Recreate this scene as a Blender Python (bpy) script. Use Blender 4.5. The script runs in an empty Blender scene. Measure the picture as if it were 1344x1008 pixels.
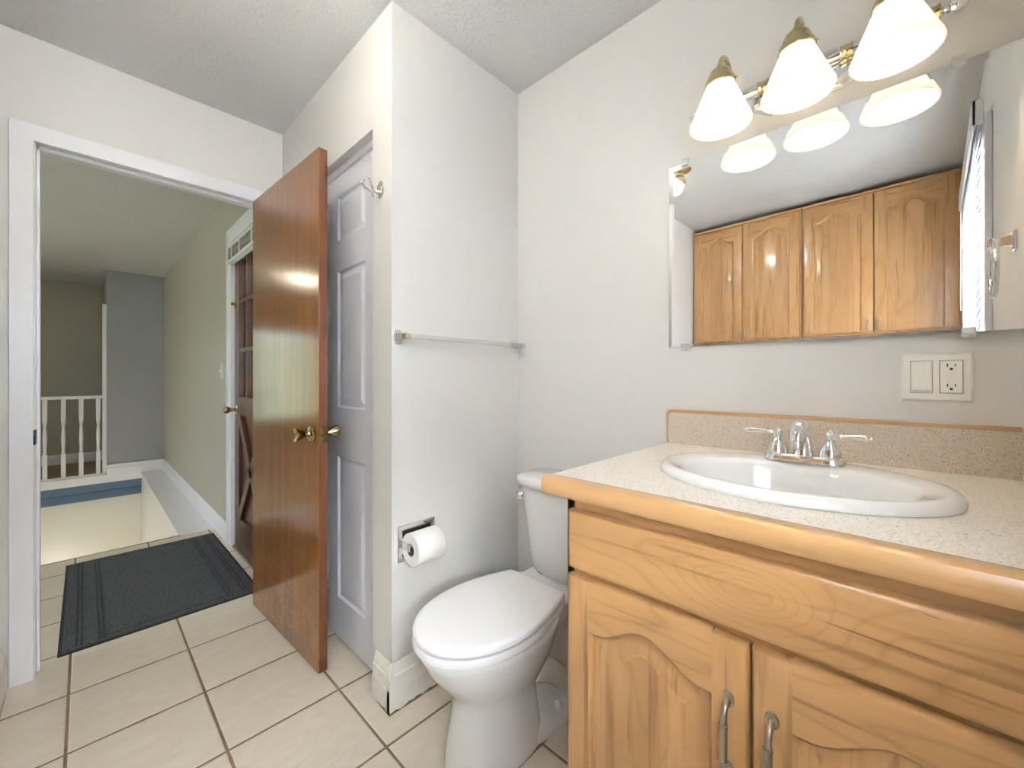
import bpy, bmesh, math, random
from math import sin, cos, pi, radians
from mathutils import Vector, Matrix, noise

random.seed(7)
scene = bpy.context.scene
COL = scene.collection

# ------------------------------------------------------------------ camera
W, H = 1344, 1008
FPX, YAW, HORIZON = 535.63, 0.80843, 497.06
cam_data = bpy.data.cameras.new('camera')
cam_data.sensor_fit = 'HORIZONTAL'
cam_data.sensor_width = 36.0
cam_data.lens = FPX / W * 36.0
cam_data.shift_y = -(H / 2 - HORIZON) / W
cam_data.clip_start = 0.01
cam = bpy.data.objects.new('camera', cam_data)
COL.objects.link(cam)
cam.location = (0, 0, 1.14)
cam.rotation_euler = (pi / 2, 0, -YAW)
scene.camera = cam

# ------------------------------------------------------------------ colour management
scene.view_settings.view_transform = 'Standard'
scene.view_settings.look = 'None'
scene.view_settings.gamma = 1.0
scene.view_settings.use_curve_mapping = False
scene.view_settings.exposure = 1.5

# ------------------------------------------------------------------ world: overcast sky over a green garden
world = bpy.data.worlds.new('world')
scene.world = world
world.use_nodes = True
wn = world.node_tree
wn.nodes.clear()
wo = wn.nodes.new('ShaderNodeOutputWorld')
wb = wn.nodes.new('ShaderNodeBackground')
wt = wn.nodes.new('ShaderNodeTexCoord')
ws = wn.nodes.new('ShaderNodeSeparateXYZ')
wr = wn.nodes.new('ShaderNodeValToRGB')
wz = wn.nodes.new('ShaderNodeTexNoise')
wz.inputs['Scale'].default_value = 14
wa = wn.nodes.new('ShaderNodeMath'); wa.operation = 'MULTIPLY_ADD'
wa.inputs[1].default_value = 0.12
wn.links.new(wt.outputs['Generated'], ws.inputs[0])
wn.links.new(wt.outputs['Generated'], wz.inputs['Vector'])
wn.links.new(wz.outputs['Fac'], wa.inputs[0])
wn.links.new(ws.outputs['Z'], wa.inputs[2])
wn.links.new(wa.outputs[0], wr.inputs[0])
el = wr.color_ramp.elements
el[0].position = 0.0; el[0].color = (0.36, 0.44, 0.32, 1)
el[1].position = 0.20; el[1].color = (0.80, 0.90, 1.0, 1)
e = el.new(0.13); e.color = (0.34, 0.42, 0.34, 1)
wb.inputs['Strength'].default_value = 2.4
wn.links.new(wr.outputs['Color'], wb.inputs['Color'])
wn.links.new(wb.outputs[0], wo.inputs[0])


def area_light(name, loc, rot, sx, sy, power, color, spread=180):
    d = bpy.data.lights.new(name, 'AREA')
    d.shape = 'RECTANGLE'; d.size = sx; d.size_y = sy
    d.energy = power; d.color = color; d.spread = radians(spread)
    o = bpy.data.objects.new(name, d)
    o.location = loc; o.rotation_euler = rot
    COL.objects.link(o)
    return o


def point_light(name, loc, power, color, radius=0.03):
    d = bpy.data.lights.new(name, 'POINT')
    d.energy = power; d.color = color; d.shadow_soft_size = radius
    o = bpy.data.objects.new(name, d)
    o.location = loc
    COL.objects.link(o)
    return o


DAY = (0.93, 0.97, 1.0)
WARM = (1.0, 0.80, 0.60)
# daylight entering the bathroom window behind the camera, plus an added unseen hall fill
area_light('daylight_bathroom_window', (-0.08, -0.62, 1.50), (pi / 2, 0, 0), 1.1, 1.2, 560, DAY)
area_light('added_hall_fill', (-3.75, 3.7, 1.35), (pi / 2, 0, -pi / 2), 2.0, 1.6, 15, (0.97, 0.99, 1.0))

# ------------------------------------------------------------------ dimensions
XM, YT, XC, YD = 1.368, 1.268, 0.729, 2.39     # mirror wall, towel wall, closet wall, doorway wall
XL, YN, XA, YW = -0.215, 1.41, -1.27, -0.20    # left wall, nib wall, alcove wall, window wall
ZC = 2.44
XH, YF = 0.70, 6.85                            # hall right wall, far stub wall

# ------------------------------------------------------------------ node helpers
def new_mat(name):
    m = bpy.data.materials.new(name)
    m.use_nodes = True
    nt = m.node_tree
    return m, nt, nt.nodes['Principled BSDF']


def srgb(r, g, b):
    f = lambda c: (c / 255 / 12.92) if c / 255 <= 0.04045 else ((c / 255 + 0.055) / 1.055) ** 2.4
    return (f(r), f(g), f(b), 1)


def N(nt, kind, **kw):
    n = nt.nodes.new(kind)
    for k, v in kw.items():
        setattr(n, k, v)
    return n


def math_node(nt, op, a, b=None, clamp=False):
    n = nt.nodes.new('ShaderNodeMath'); n.operation = op; n.use_clamp = clamp
    for i, v in enumerate((a, b)):
        if v is None: continue
        if isinstance(v, (int, float)): n.inputs[i].default_value = v
        else: nt.links.new(v, n.inputs[i])
    return n.outputs[0]


def mix(nt, fac, a, b, mode='MIX'):
    n = nt.nodes.new('ShaderNodeMix'); n.data_type = 'RGBA'; n.blend_type = mode
    for sock, v in ((n.inputs[0], fac), (n.inputs[6], a), (n.inputs[7], b)):
        if isinstance(v, (int, float)): sock.default_value = v
        elif isinstance(v, tuple): sock.default_value = v
        else: nt.links.new(v, sock)
    return n.outputs[2]


def coords(nt, scale=(1, 1, 1), rand=0.0):
    tc = nt.nodes.new('ShaderNodeTexCoord')
    out = tc.outputs['Object']
    if rand:
        oi = nt.nodes.new('ShaderNodeObjectInfo')
        cx = nt.nodes.new('ShaderNodeCombineXYZ')
        r = math_node(nt, 'MULTIPLY', oi.outputs['Random'], rand)
        for i in range(3): nt.links.new(r, cx.inputs[i])
        ad = nt.nodes.new('ShaderNodeVectorMath'); ad.operation = 'ADD'
        nt.links.new(out, ad.inputs[0]); nt.links.new(cx.outputs[0], ad.inputs[1])
        out = ad.outputs[0]
    mp = nt.nodes.new('ShaderNodeMapping')
    mp.inputs['Scale'].default_value = scale
    nt.links.new(out, mp.inputs['Vector'])
    return mp.outputs[0]


def tex_noise(nt, vec, scale, detail=3, rough=0.5, dist=0.0):
    n = nt.nodes.new('ShaderNodeTexNoise')
    n.inputs['Scale'].default_value = scale; n.inputs['Detail'].default_value = detail
    n.inputs['Roughness'].default_value = rough; n.inputs['Distortion'].default_value = dist
    nt.links.new(vec, n.inputs['Vector'])
    return n.outputs['Fac']


def ramp(nt, fac, stops):
    n = nt.nodes.new('ShaderNodeValToRGB')
    e = n.color_ramp.elements
    e[0].position, e[0].color = stops[0]
    e[1].position, e[1].color = stops[-1]
    for p, c in stops[1:-1]:
        x = e.new(p); x.color = c
    nt.links.new(fac, n.inputs[0])
    return n.outputs[0]


def g(v):
    return (v, v, v, 1)


def bump(nt, bsdf, height, strength=0.2, dist=0.01):
    n = nt.nodes.new('ShaderNodeBump')
    n.inputs['Strength'].default_value = strength; n.inputs['Distance'].default_value = dist
    nt.links.new(height, n.inputs['Height'])
    nt.links.new(n.outputs[0], bsdf.inputs['Normal'])


def plain(name, col, rough=0.5, metal=0.0, coat=0.0, spec=0.5):
    m, nt, b = new_mat(name)
    b.inputs['Base Color'].default_value = col
    b.inputs['Roughness'].default_value = rough
    b.inputs['Metallic'].default_value = metal
    b.inputs['Coat Weight'].default_value = coat
    b.inputs['Specular IOR Level'].default_value = spec
    return m


def paint(name, col, rough=0.5, bscale=60, bstr=0.05, var=0.03, wob=0.0):
    m, nt, b = new_mat(name)
    v = coords(nt)
    n1 = tex_noise(nt, v, 2.5, 4, 0.6)
    dark = tuple(c * (1 - var * 2) for c in col[:3]) + (1,)
    nt.links.new(mix(nt, n1, dark, col), b.inputs['Base Color'])
    b.inputs['Roughness'].default_value = rough
    h = tex_noise(nt, v, bscale, 3, 0.5)
    if wob:
        h2 = tex_noise(nt, v, 3.0, 2, 0.5)
        h = math_node(nt, 'ADD', h, math_node(nt, 'MULTIPLY', h2, wob))
    bump(nt, b, h, bstr, 0.003)
    return m


def wood(name, light, mid, dark, axis, rough=0.32, coat=0.4, coat_rough=0.12, strip=None, knots=0.5, streak=0.35, rand=9.0, fine=1.0, knot=None, cracks=()):
    """axis = grain direction 0/1/2; strip = (across axis, width) for glued boards"""
    m, nt, b = new_mat(name)
    sc = [1.0, 1.0, 1.0]; sc[axis] = 0.16
    v = coords(nt, tuple(sc), rand)
    d = tex_noise(nt, v, 5.0, 2, 0.5, 0.6)
    w = nt.nodes.new('ShaderNodeTexNoise'); w.inputs['Scale'].default_value = 11; w.inputs['Detail'].default_value = 5
    w.inputs['Distortion'].default_value = 1.6; w.inputs['Roughness'].default_value = 0.6
    nt.links.new(v, w.inputs['Vector'])
    # growth rings: contour lines of a stretched noise
    if knot:
        tk = nt.nodes.new('ShaderNodeTexCoord'); sk_ = nt.nodes.new('ShaderNodeSeparateXYZ')
        nt.links.new(tk.outputs['Object'], sk_.inputs[0])
        dy = math_node(nt, 'MULTIPLY', math_node(nt, 'SUBTRACT', sk_.outputs[1], knot[0]), 0.45)
        dz = math_node(nt, 'SUBTRACT', sk_.outputs[2], knot[1])
        rr = math_node(nt, 'SQRT', math_node(nt, 'ADD', math_node(nt, 'MULTIPLY', dy, dy), math_node(nt, 'MULTIPLY', dz, dz)))
        hump = math_node(nt, 'DIVIDE', 0.0016, math_node(nt, 'ADD', math_node(nt, 'MULTIPLY', rr, rr), 0.0016))
        d = math_node(nt, 'ADD', d, math_node(nt, 'MULTIPLY', hump, 0.55))
    rings = math_node(nt, 'FRACT', math_node(nt, 'MULTIPLY', d, 9.0 * fine))
    rings = math_node(nt, 'ABSOLUTE', math_node(nt, 'SUBTRACT', rings, 0.5))
    rings = math_node(nt, 'POWER', math_node(nt, 'MULTIPLY', rings, 2.0), 6.0)
    base = mix(nt, w.outputs['Fac'], mid, light)
    base = mix(nt, math_node(nt, 'MULTIPLY', rings, knots), base, dark)
    sc2 = [1.0, 1.0, 1.0]; sc2[axis] = 0.05
    v2 = coords(nt, tuple(sc2), rand)
    s = tex_noise(nt, v2, 46, 3, 0.6)
    s = ramp(nt, s, [(0.0, g(1)), (0.33, g(1)), (0.42, g(0))][::1])
    base = mix(nt, math_node(nt, 'MULTIPLY', s, streak), base, dark)
    f = tex_noise(nt, v2, 180, 2, 0.5)
    base = mix(nt, math_node(nt, 'MULTIPLY', f, 0.18), base, dark)
    if strip:
        ax, wd = strip
        tc = nt.nodes.new('ShaderNodeTexCoord'); sp = nt.nodes.new('ShaderNodeSeparateXYZ')
        nt.links.new(tc.outputs['Object'], sp.inputs[0])
        fl = math_node(nt, 'FLOOR', math_node(nt, 'DIVIDE', sp.outputs[ax], wd))
        wn_ = nt.nodes.new('ShaderNodeTexWhiteNoise'); wn_.noise_dimensions = '1D'
        nt.links.new(fl, wn_.inputs['W'])
        base = mix(nt, math_node(nt, 'MULTIPLY', wn_.outputs['Value'], 0.35), base, mix(nt, 0.5, mid, dark))
    for (ca, za, cb_, zb, wd) in cracks:
        # thin dark mineral streak between two points of the board
        t = math_node(nt, 'DIVIDE', math_node(nt, 'SUBTRACT', sk_.outputs[1], ca), cb_ - ca)
        zc = math_node(nt, 'ADD', math_node(nt, 'MULTIPLY', t, zb - za), za)
        wl = math_node(nt, 'MULTIPLY', math_node(nt, 'MULTIPLY', t, math_node(nt, 'SUBTRACT', 1.0, t)), wd * 4)
        dd = math_node(nt, 'ABSOLUTE', math_node(nt, 'SUBTRACT', sk_.outputs[2], zc))
        base = mix(nt, math_node(nt, 'MULTIPLY', math_node(nt, 'LESS_THAN', dd, wl), 0.65), base, dark)
    nt.links.new(base, b.inputs['Base Color'])
    b.inputs['Roughness'].default_value = rough
    b.inputs['Coat Weight'].default_value = coat
    b.inputs['Coat Roughness'].default_value = coat_rough
    bump(nt, b, f, 0.04, 0.002)
    return m


# ------------------------------------------------------------------ materials
M = {}
M['wall'] = paint('bathroom wall paint', srgb(223, 221, 216), 0.42, 90, 0.05, 0.015, 3.0)
M['hallwall'] = paint('sage hall paint', srgb(182, 178, 163), 0.38, 60, 0.05, 0.03, 4.0)
M['greywall'] = paint('grey hall paint', srgb(158, 160, 160), 0.45, 60, 0.05, 0.05, 2.0)
M['trim'] = paint('white trim paint', srgb(236, 236, 238), 0.3, 40, 0.03, 0.02)
M['closet'] = paint('white closet door paint', srgb(226, 228, 234), 0.35, 200, 0.08, 0.015)
M['cream'] = paint('stairwell cream paint', srgb(226, 224, 212), 0.35, 60, 0.03, 0.02)
M['blue'] = paint('blue painted stair edge', srgb(94, 118, 146), 0.4, 60, 0.03, 0.03)
M['landing'] = plain('tan landing floor', srgb(168, 145, 118), 0.6)
M['porcelain'] = plain('white porcelain', srgb(238, 238, 236), 0.07, 0, 0.5)
M['plastic'] = plain('white plastic', srgb(240, 240, 236), 0.25)
M['ivory'] = plain('ivory switch plastic', srgb(238, 236, 228), 0.3)
M['seat'] = plain('white toilet seat plastic', srgb(240, 240, 240), 0.12)
M['chrome'] = plain('chrome', (0.82, 0.82, 0.83, 1), 0.06, 1.0)
M['nickel'] = plain('brushed nickel', srgb(170, 160, 145), 0.28, 1.0)
M['brass'] = plain('polished brass', srgb(206, 190, 146), 0.14, 1.0)
M['oldbrass'] = plain('aged brass', srgb(165, 150, 115), 0.14, 1.0)
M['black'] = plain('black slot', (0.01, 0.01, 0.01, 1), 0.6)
M['paper'] = paint('toilet tissue', srgb(240, 239, 236), 0.9, 120, 0.15, 0.01)
M['card'] = plain('grey card core', srgb(110, 105, 98), 0.9)
M['caulk'] = plain('dark floor seam', srgb(70, 58, 46), 0.8)
M['mirror'] = plain('mirror silvering', (0.90, 0.91, 0.91, 1), 0.0, 1.0)
M['bevel'] = plain('mirror bevel', (0.90, 0.91, 0.92, 1), 0.01, 1.0)


def glass_mat(name, col, rough, trans=1.0, ior=1.45):
    m, nt, b = new_mat(name)
    b.inputs['Base Color'].default_value = col
    b.inputs['Roughness'].default_value = rough
    b.inputs['Transmission Weight'].default_value = trans
    b.inputs['IOR'].default_value = ior
    return m


M['acrylic'] = glass_mat('clear acrylic', (0.95, 0.96, 0.95, 1), 0.12, 0.75)
M['clip'] = glass_mat('clear plastic clip', (0.92, 0.92, 0.90, 1), 0.12, 0.35)


def pane_mat():
    # thin window pane: mostly see-through, a little mirror-like
    m = bpy.data.materials.new('window pane'); m.use_nodes = True
    nt = m.node_tree; nt.nodes.clear()
    o = nt.nodes.new('ShaderNodeOutputMaterial'); mx = nt.nodes.new('ShaderNodeMixShader')
    t = nt.nodes.new('ShaderNodeBsdfTransparent'); gl = nt.nodes.new('ShaderNodeBsdfGlossy')
    gl.inputs['Roughness'].default_value = 0.02
    fr = nt.nodes.new('ShaderNodeFresnel'); fr.inputs['IOR'].default_value = 1.5
    nt.links.new(fr.outputs[0], mx.inputs[0]); nt.links.new(t.outputs[0], mx.inputs[1])
    nt.links.new(gl.outputs[0], mx.inputs[2]); nt.links.new(mx.outputs[0], o.inputs[0])
    return m


M['pane'] = pane_mat()


def translucent_mat(name, col, tr, emis=0.0, emcol=(1, 1, 1, 1), rough=0.4):
    m = bpy.data.materials.new(name); m.use_nodes = True
    nt = m.node_tree; b = nt.nodes['Principled BSDF']; o = nt.nodes['Material Output']
    b.inputs['Base Color'].default_value = col; b.inputs['Roughness'].default_value = rough
    b.inputs['Emission Color'].default_value = emcol; b.inputs['Emission Strength'].default_value = emis
    t = nt.nodes.new('ShaderNodeBsdfTranslucent'); t.inputs[0].default_value = col
    mx = nt.nodes.new('ShaderNodeMixShader'); mx.inputs[0].default_value = tr
    nt.links.new(b.outputs[0], mx.inputs[1]); nt.links.new(t.outputs[0], mx.inputs[2])
    nt.links.new(mx.outputs[0], o.inputs[0])
    return m


M['blind'] = translucent_mat('white blind slat', srgb(240, 242, 245), 0.45)
M['shade'] = translucent_mat('lit opal glass', srgb(250, 248, 240), 0.35, 0.12, (1.0, 0.96, 0.90, 1), 0.15)
M['bright_globe'] = translucent_mat('bright lamp glass', srgb(250, 248, 242), 0.1, 75.0, (1.0, 0.95, 0.88, 1), 0.2)
M['hall_globe'] = translucent_mat('hall lamp glass', srgb(250, 248, 242), 0.1, 9.0, (1.0, 0.90, 0.74, 1), 0.2)
M['dome'] = translucent_mat('lit ceiling glass', srgb(250, 248, 242), 0.35, 1.2, (1.0, 0.96, 0.9, 1), 0.2)


def ceiling_mat():
    m, nt, b = new_mat('stippled ceiling')
    v = coords(nt)
    b.inputs['Base Color'].default_value = srgb(222, 222, 219)
    b.inputs['Roughness'].default_value = 0.8
    h = tex_noise(nt, v, 75, 4, 0.65)
    h = ramp(nt, h, [(0.35, g(0)), (0.65, g(1))])
    bump(nt, b, h, 0.55, 0.006)
    return m


M['ceiling'] = ceiling_mat()


def tile_mat():
    m, nt, b = new_mat('cream floor tile')
    tc = nt.nodes.new('ShaderNodeTexCoord'); sp = nt.nodes.new('ShaderNodeSeparateXYZ')
    nt.links.new(tc.outputs['Object'], sp.inputs[0])
    outs = []; ids = []
    for ax, off, pitch in ((0, -0.040, 0.3425), (1, 1.153, 0.340)):
        q = math_node(nt, 'DIVIDE', math_node(nt, 'SUBTRACT', sp.outputs[ax], off), pitch)
        fr = math_node(nt, 'SUBTRACT', q, math_node(nt, 'FLOOR', math_node(nt, 'ADD', q, 0.5)))
        dd = math_node(nt, 'MULTIPLY', math_node(nt, 'ABSOLUTE', fr), pitch)
        outs.append(dd); ids.append(math_node(nt, 'FLOOR', q))
    dmin = math_node(nt, 'MINIMUM', outs[0], outs[1])
    v = coords(nt)
    wob = math_node(nt, 'MULTIPLY', math_node(nt, 'SUBTRACT', tex_noise(nt, v, 30, 2), 0.5), 0.0016)
    dmin = math_node(nt, 'ADD', dmin, wob)
    grout = ramp(nt, math_node(nt, 'MULTIPLY', dmin, 100), [(0.36, g(1)), (0.46, g(0))])
    # marbling
    mv = coords(nt, (1.0, 2.2, 1.0))
    nz = tex_noise(nt, mv, 5, 6, 0.62, 1.2)
    veins = ramp(nt, nz, [(0.38, g(0)), (0.50, g(1)), (0.62, g(0))])
    cid = nt.nodes.new('ShaderNodeCombineXYZ')
    nt.links.new(ids[0], cid.inputs[0]); nt.links.new(ids[1], cid.inputs[1])
    wn_ = nt.nodes.new('ShaderNodeTexWhiteNoise'); nt.links.new(cid.outputs[0], wn_.inputs['Vector'])
    base = mix(nt, math_node(nt, 'MULTIPLY', wn_.outputs['Value'], 0.6), srgb(224, 214, 196), srgb(214, 202, 184))
    base = mix(nt, math_node(nt, 'MULTIPLY', veins, 0.22), base, srgb(190, 172, 150))
    gcol = mix(nt, tex_noise(nt, v, 18, 3), srgb(96, 78, 58), srgb(150, 126, 98))
    col = mix(nt, grout, base, gcol)
    nt.links.new(col, b.inputs['Base Color'])
    rg = nt.nodes.new('ShaderNodeMapRange'); rg.inputs[3].default_value = 0.3; rg.inputs[4].default_value = 0.85
    nt.links.new(grout, rg.inputs[0]); nt.links.new(rg.outputs[0], b.inputs['Roughness'])
    edge = ramp(nt, math_node(nt, 'MULTIPLY', dmin, 100), [(0.25, g(0)), (0.8, g(1))])
    bump(nt, b, edge, 0.5, 0.004)
    return m


M['tile'] = tile_mat()


def laminate_mat(name, base, dots, rough=0.3):
    m, nt, b = new_mat(name)
    v = coords(nt)
    vo = nt.nodes.new('ShaderNodeTexVoronoi'); vo.inputs['Scale'].default_value = 460
    nt.links.new(v, vo.inputs['Vector'])
    sp = nt.nodes.new('ShaderNodeSeparateColor'); nt.links.new(vo.outputs['Color'], sp.inputs[0])
    c = ramp(nt, sp.outputs[0], [(0.0, dots[0]), (0.10, dots[1]), (0.24, base), (0.80, base), (0.86, dots[2])])
    for n in nt.nodes:
        if n.type == 'VALTORGB': n.color_ramp.interpolation = 'CONSTANT'
    c = mix(nt, tex_noise(nt, v, 25, 3), c, base)
    nt.links.new(c, b.inputs['Base Color'])
    b.inputs['Roughness'].default_value = rough
    return m


M['laminate'] = laminate_mat('speckled laminate', srgb(236, 229, 218), [srgb(160, 145, 128), srgb(204, 190, 172), srgb(242, 238, 230)], 0.33)
M['splash'] = laminate_mat('speckled backsplash laminate', srgb(206, 192, 174), [srgb(128, 114, 100), srgb(172, 156, 138), srgb(222, 212, 198)], 0.35)

KY, KZ = 0.0, 0.814
CR = ((-0.085, 0.808, -0.209, 0.803, 0.0017), (-0.188, 0.857, -0.206, 0.855, 0.0009))
ML, MM, MD = srgb(188, 146, 96), srgb(158, 115, 67), srgb(96, 62, 32)
M['maple_h'] = wood('maple horizontal grain', ML, MM, MD, 1, knots=0.30, streak=0.55)
M['maple_figured'] = wood('maple figured drawer front', ML, MM, MD, 1, knots=0.22, streak=0.5, fine=1.5, knot=(KY, KZ), cracks=CR)
M['maple_v'] = wood('maple vertical grain', ML, MM, MD, 2, knots=0.20, streak=0.45)
M['maple_p'] = wood('maple glued panel', ML, MM, MD, 2, strip=(1, 0.062), knots=0.26, streak=0.5)
M['maple_trim'] = wood('maple edge trim', srgb(192, 152, 102), srgb(172, 132, 84), MD, 1, knots=0.05, streak=0.1)
M['maple_dark'] = wood('maple face frame', srgb(168, 126, 78), srgb(148, 106, 62), MD, 1, knots=0.1)


def stained_door():
    m, nt, b = new_mat('varnished stained door')
    v = coords(nt, (1, 1, 0.07)); v1 = coords(nt)
    a = tex_noise(nt, v, 22, 4, 0.6, 0.4)
    c = mix(nt, a, srgb(94, 54, 14), srgb(144, 92, 28))
    sp = nt.nodes.new('ShaderNodeSeparateXYZ'); nt.links.new(v1, sp.inputs[0])
    low = ramp(nt, sp.outputs['Z'], [(0.0, g(1)), (0.22, g(0.9)), (0.45, g(0.25)), (0.9, g(0.0))])
    wn1 = tex_noise(nt, v1, 9, 5, 0.7)
    wear = ramp(nt, wn1, [(0.44, g(0)), (0.56, g(1))])
    scr = tex_noise(nt, coords(nt, (1, 1, 0.5)), 150, 4, 0.75)
    scr = ramp(nt, scr, [(0.50, g(0)), (0.62, g(1))])
    wear = math_node(nt, 'MULTIPLY', math_node(nt, 'MULTIPLY', wear, scr), low)
    c = mix(nt, math_node(nt, 'MULTIPLY', wear, 0.5), c, srgb(206, 164, 104))
    nt.links.new(c, b.inputs['Base Color'])
    b.inputs['Roughness'].default_value = 0.5
    b.inputs['Specular IOR Level'].default_value = 0.15
    b.inputs['Coat Weight'].default_value = 1.0
    b.inputs['Coat Roughness'].default_value = 0.16
    bump(nt, b, tex_noise(nt, coords(nt, (1, 1, 0.3)), 9, 3, 0.5), 0.03, 0.01)
    return m


M['door'] = stained_door()
M['door_rim'] = wood('dark varnished door edge', srgb(104, 58, 30), srgb(86, 46, 22), srgb(70, 34, 16), 2, 0.45, 0.3, 0.2)
M['entry'] = wood('dark walnut entry door', srgb(96, 56, 32), srgb(72, 40, 22), srgb(36, 20, 12), 2, 0.4, 0.25, 0.2)
M['reed'] = None


def mat_mat():
    m, nt, b = new_mat('charcoal door mat pile')
    v = coords(nt)
    wv = nt.nodes.new('ShaderNodeTexVoronoi'); wv.inputs['Scale'].default_value = 150
    nt.links.new(coords(nt, (1, 0.45, 1)), wv.inputs['Vector'])
    n1 = tex_noise(nt, v, 6, 3)
    c = mix(nt, wv.outputs['Distance'], srgb(84, 85, 88), srgb(34, 35, 38))
    c = mix(nt, math_node(nt, 'MULTIPLY', n1, 0.4), c, srgb(84, 86, 90))
    nt.links.new(c, b.inputs['Base Color'])
    b.inputs['Roughness'].default_value = 0.95
    bump(nt, b, wv.outputs['Distance'], 0.8, 0.004)
    return m


M['mat'] = mat_mat()
M['ridge'] = plain('dark mat ridge', srgb(40, 42, 46), 0.9)
M['rubber'] = plain('black rubber edge', srgb(26, 27, 30), 0.8)


def reed_mat():
    m, nt, b = new_mat('woven reed shade')
    v = coords(nt, (1, 1, 1))
    sp = nt.nodes.new('ShaderNodeSeparateXYZ'); nt.links.new(v, sp.inputs[0])
    s = math_node(nt, 'FRACT', math_node(nt, 'MULTIPLY', sp.outputs['Z'], 110))
    n = tex_noise(nt, coords(nt, (1, 0.1, 1)), 120, 2)
    c = mix(nt, s, srgb(150, 146, 126), srgb(96, 92, 78))
    c = mix(nt, math_node(nt, 'MULTIPLY', n, 0.4), c, srgb(190, 186, 168))
    nt.links.new(c, b.inputs['Base Color']); b.inputs['Roughness'].default_value = 0.8
    return m


M['reed'] = reed_mat()


def worn_trim():
    # white baseboard with chipped paint showing brown MDF along its foot and outer corner
    m, nt, b = new_mat('chipped white baseboard')
    v = coords(nt)
    sp = nt.nodes.new('ShaderNodeSeparateXYZ'); nt.links.new(v, sp.inputs[0])
    n = tex_noise(nt, v, 34, 4, 0.65)
    zz = math_node(nt, 'ADD', sp.outputs['Z'], math_node(nt, 'MULTIPLY', n, 0.030))
    foot = ramp(nt, math_node(nt, 'MULTIPLY', zz, 10), [(0.235, g(1)), (0.25, g(0))])
    big = ramp(nt, tex_noise(nt, v, 6, 2), [(0.42, g(0)), (0.50, g(1))])
    foot = math_node(nt, 'MULTIPLY', foot, big)
    c = mix(nt, foot, srgb(232, 228, 220), srgb(120, 94, 58))
    sm = ramp(nt, tex_noise(nt, v, 14, 5, 0.7), [(0.55, g(0)), (0.75, g(0.35))])
    c = mix(nt, sm, c, srgb(188, 178, 162))
    nt.links.new(c, b.inputs['Base Color']); b.inputs['Roughness'].default_value = 0.4
    return m


M['worn'] = worn_trim()


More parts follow.
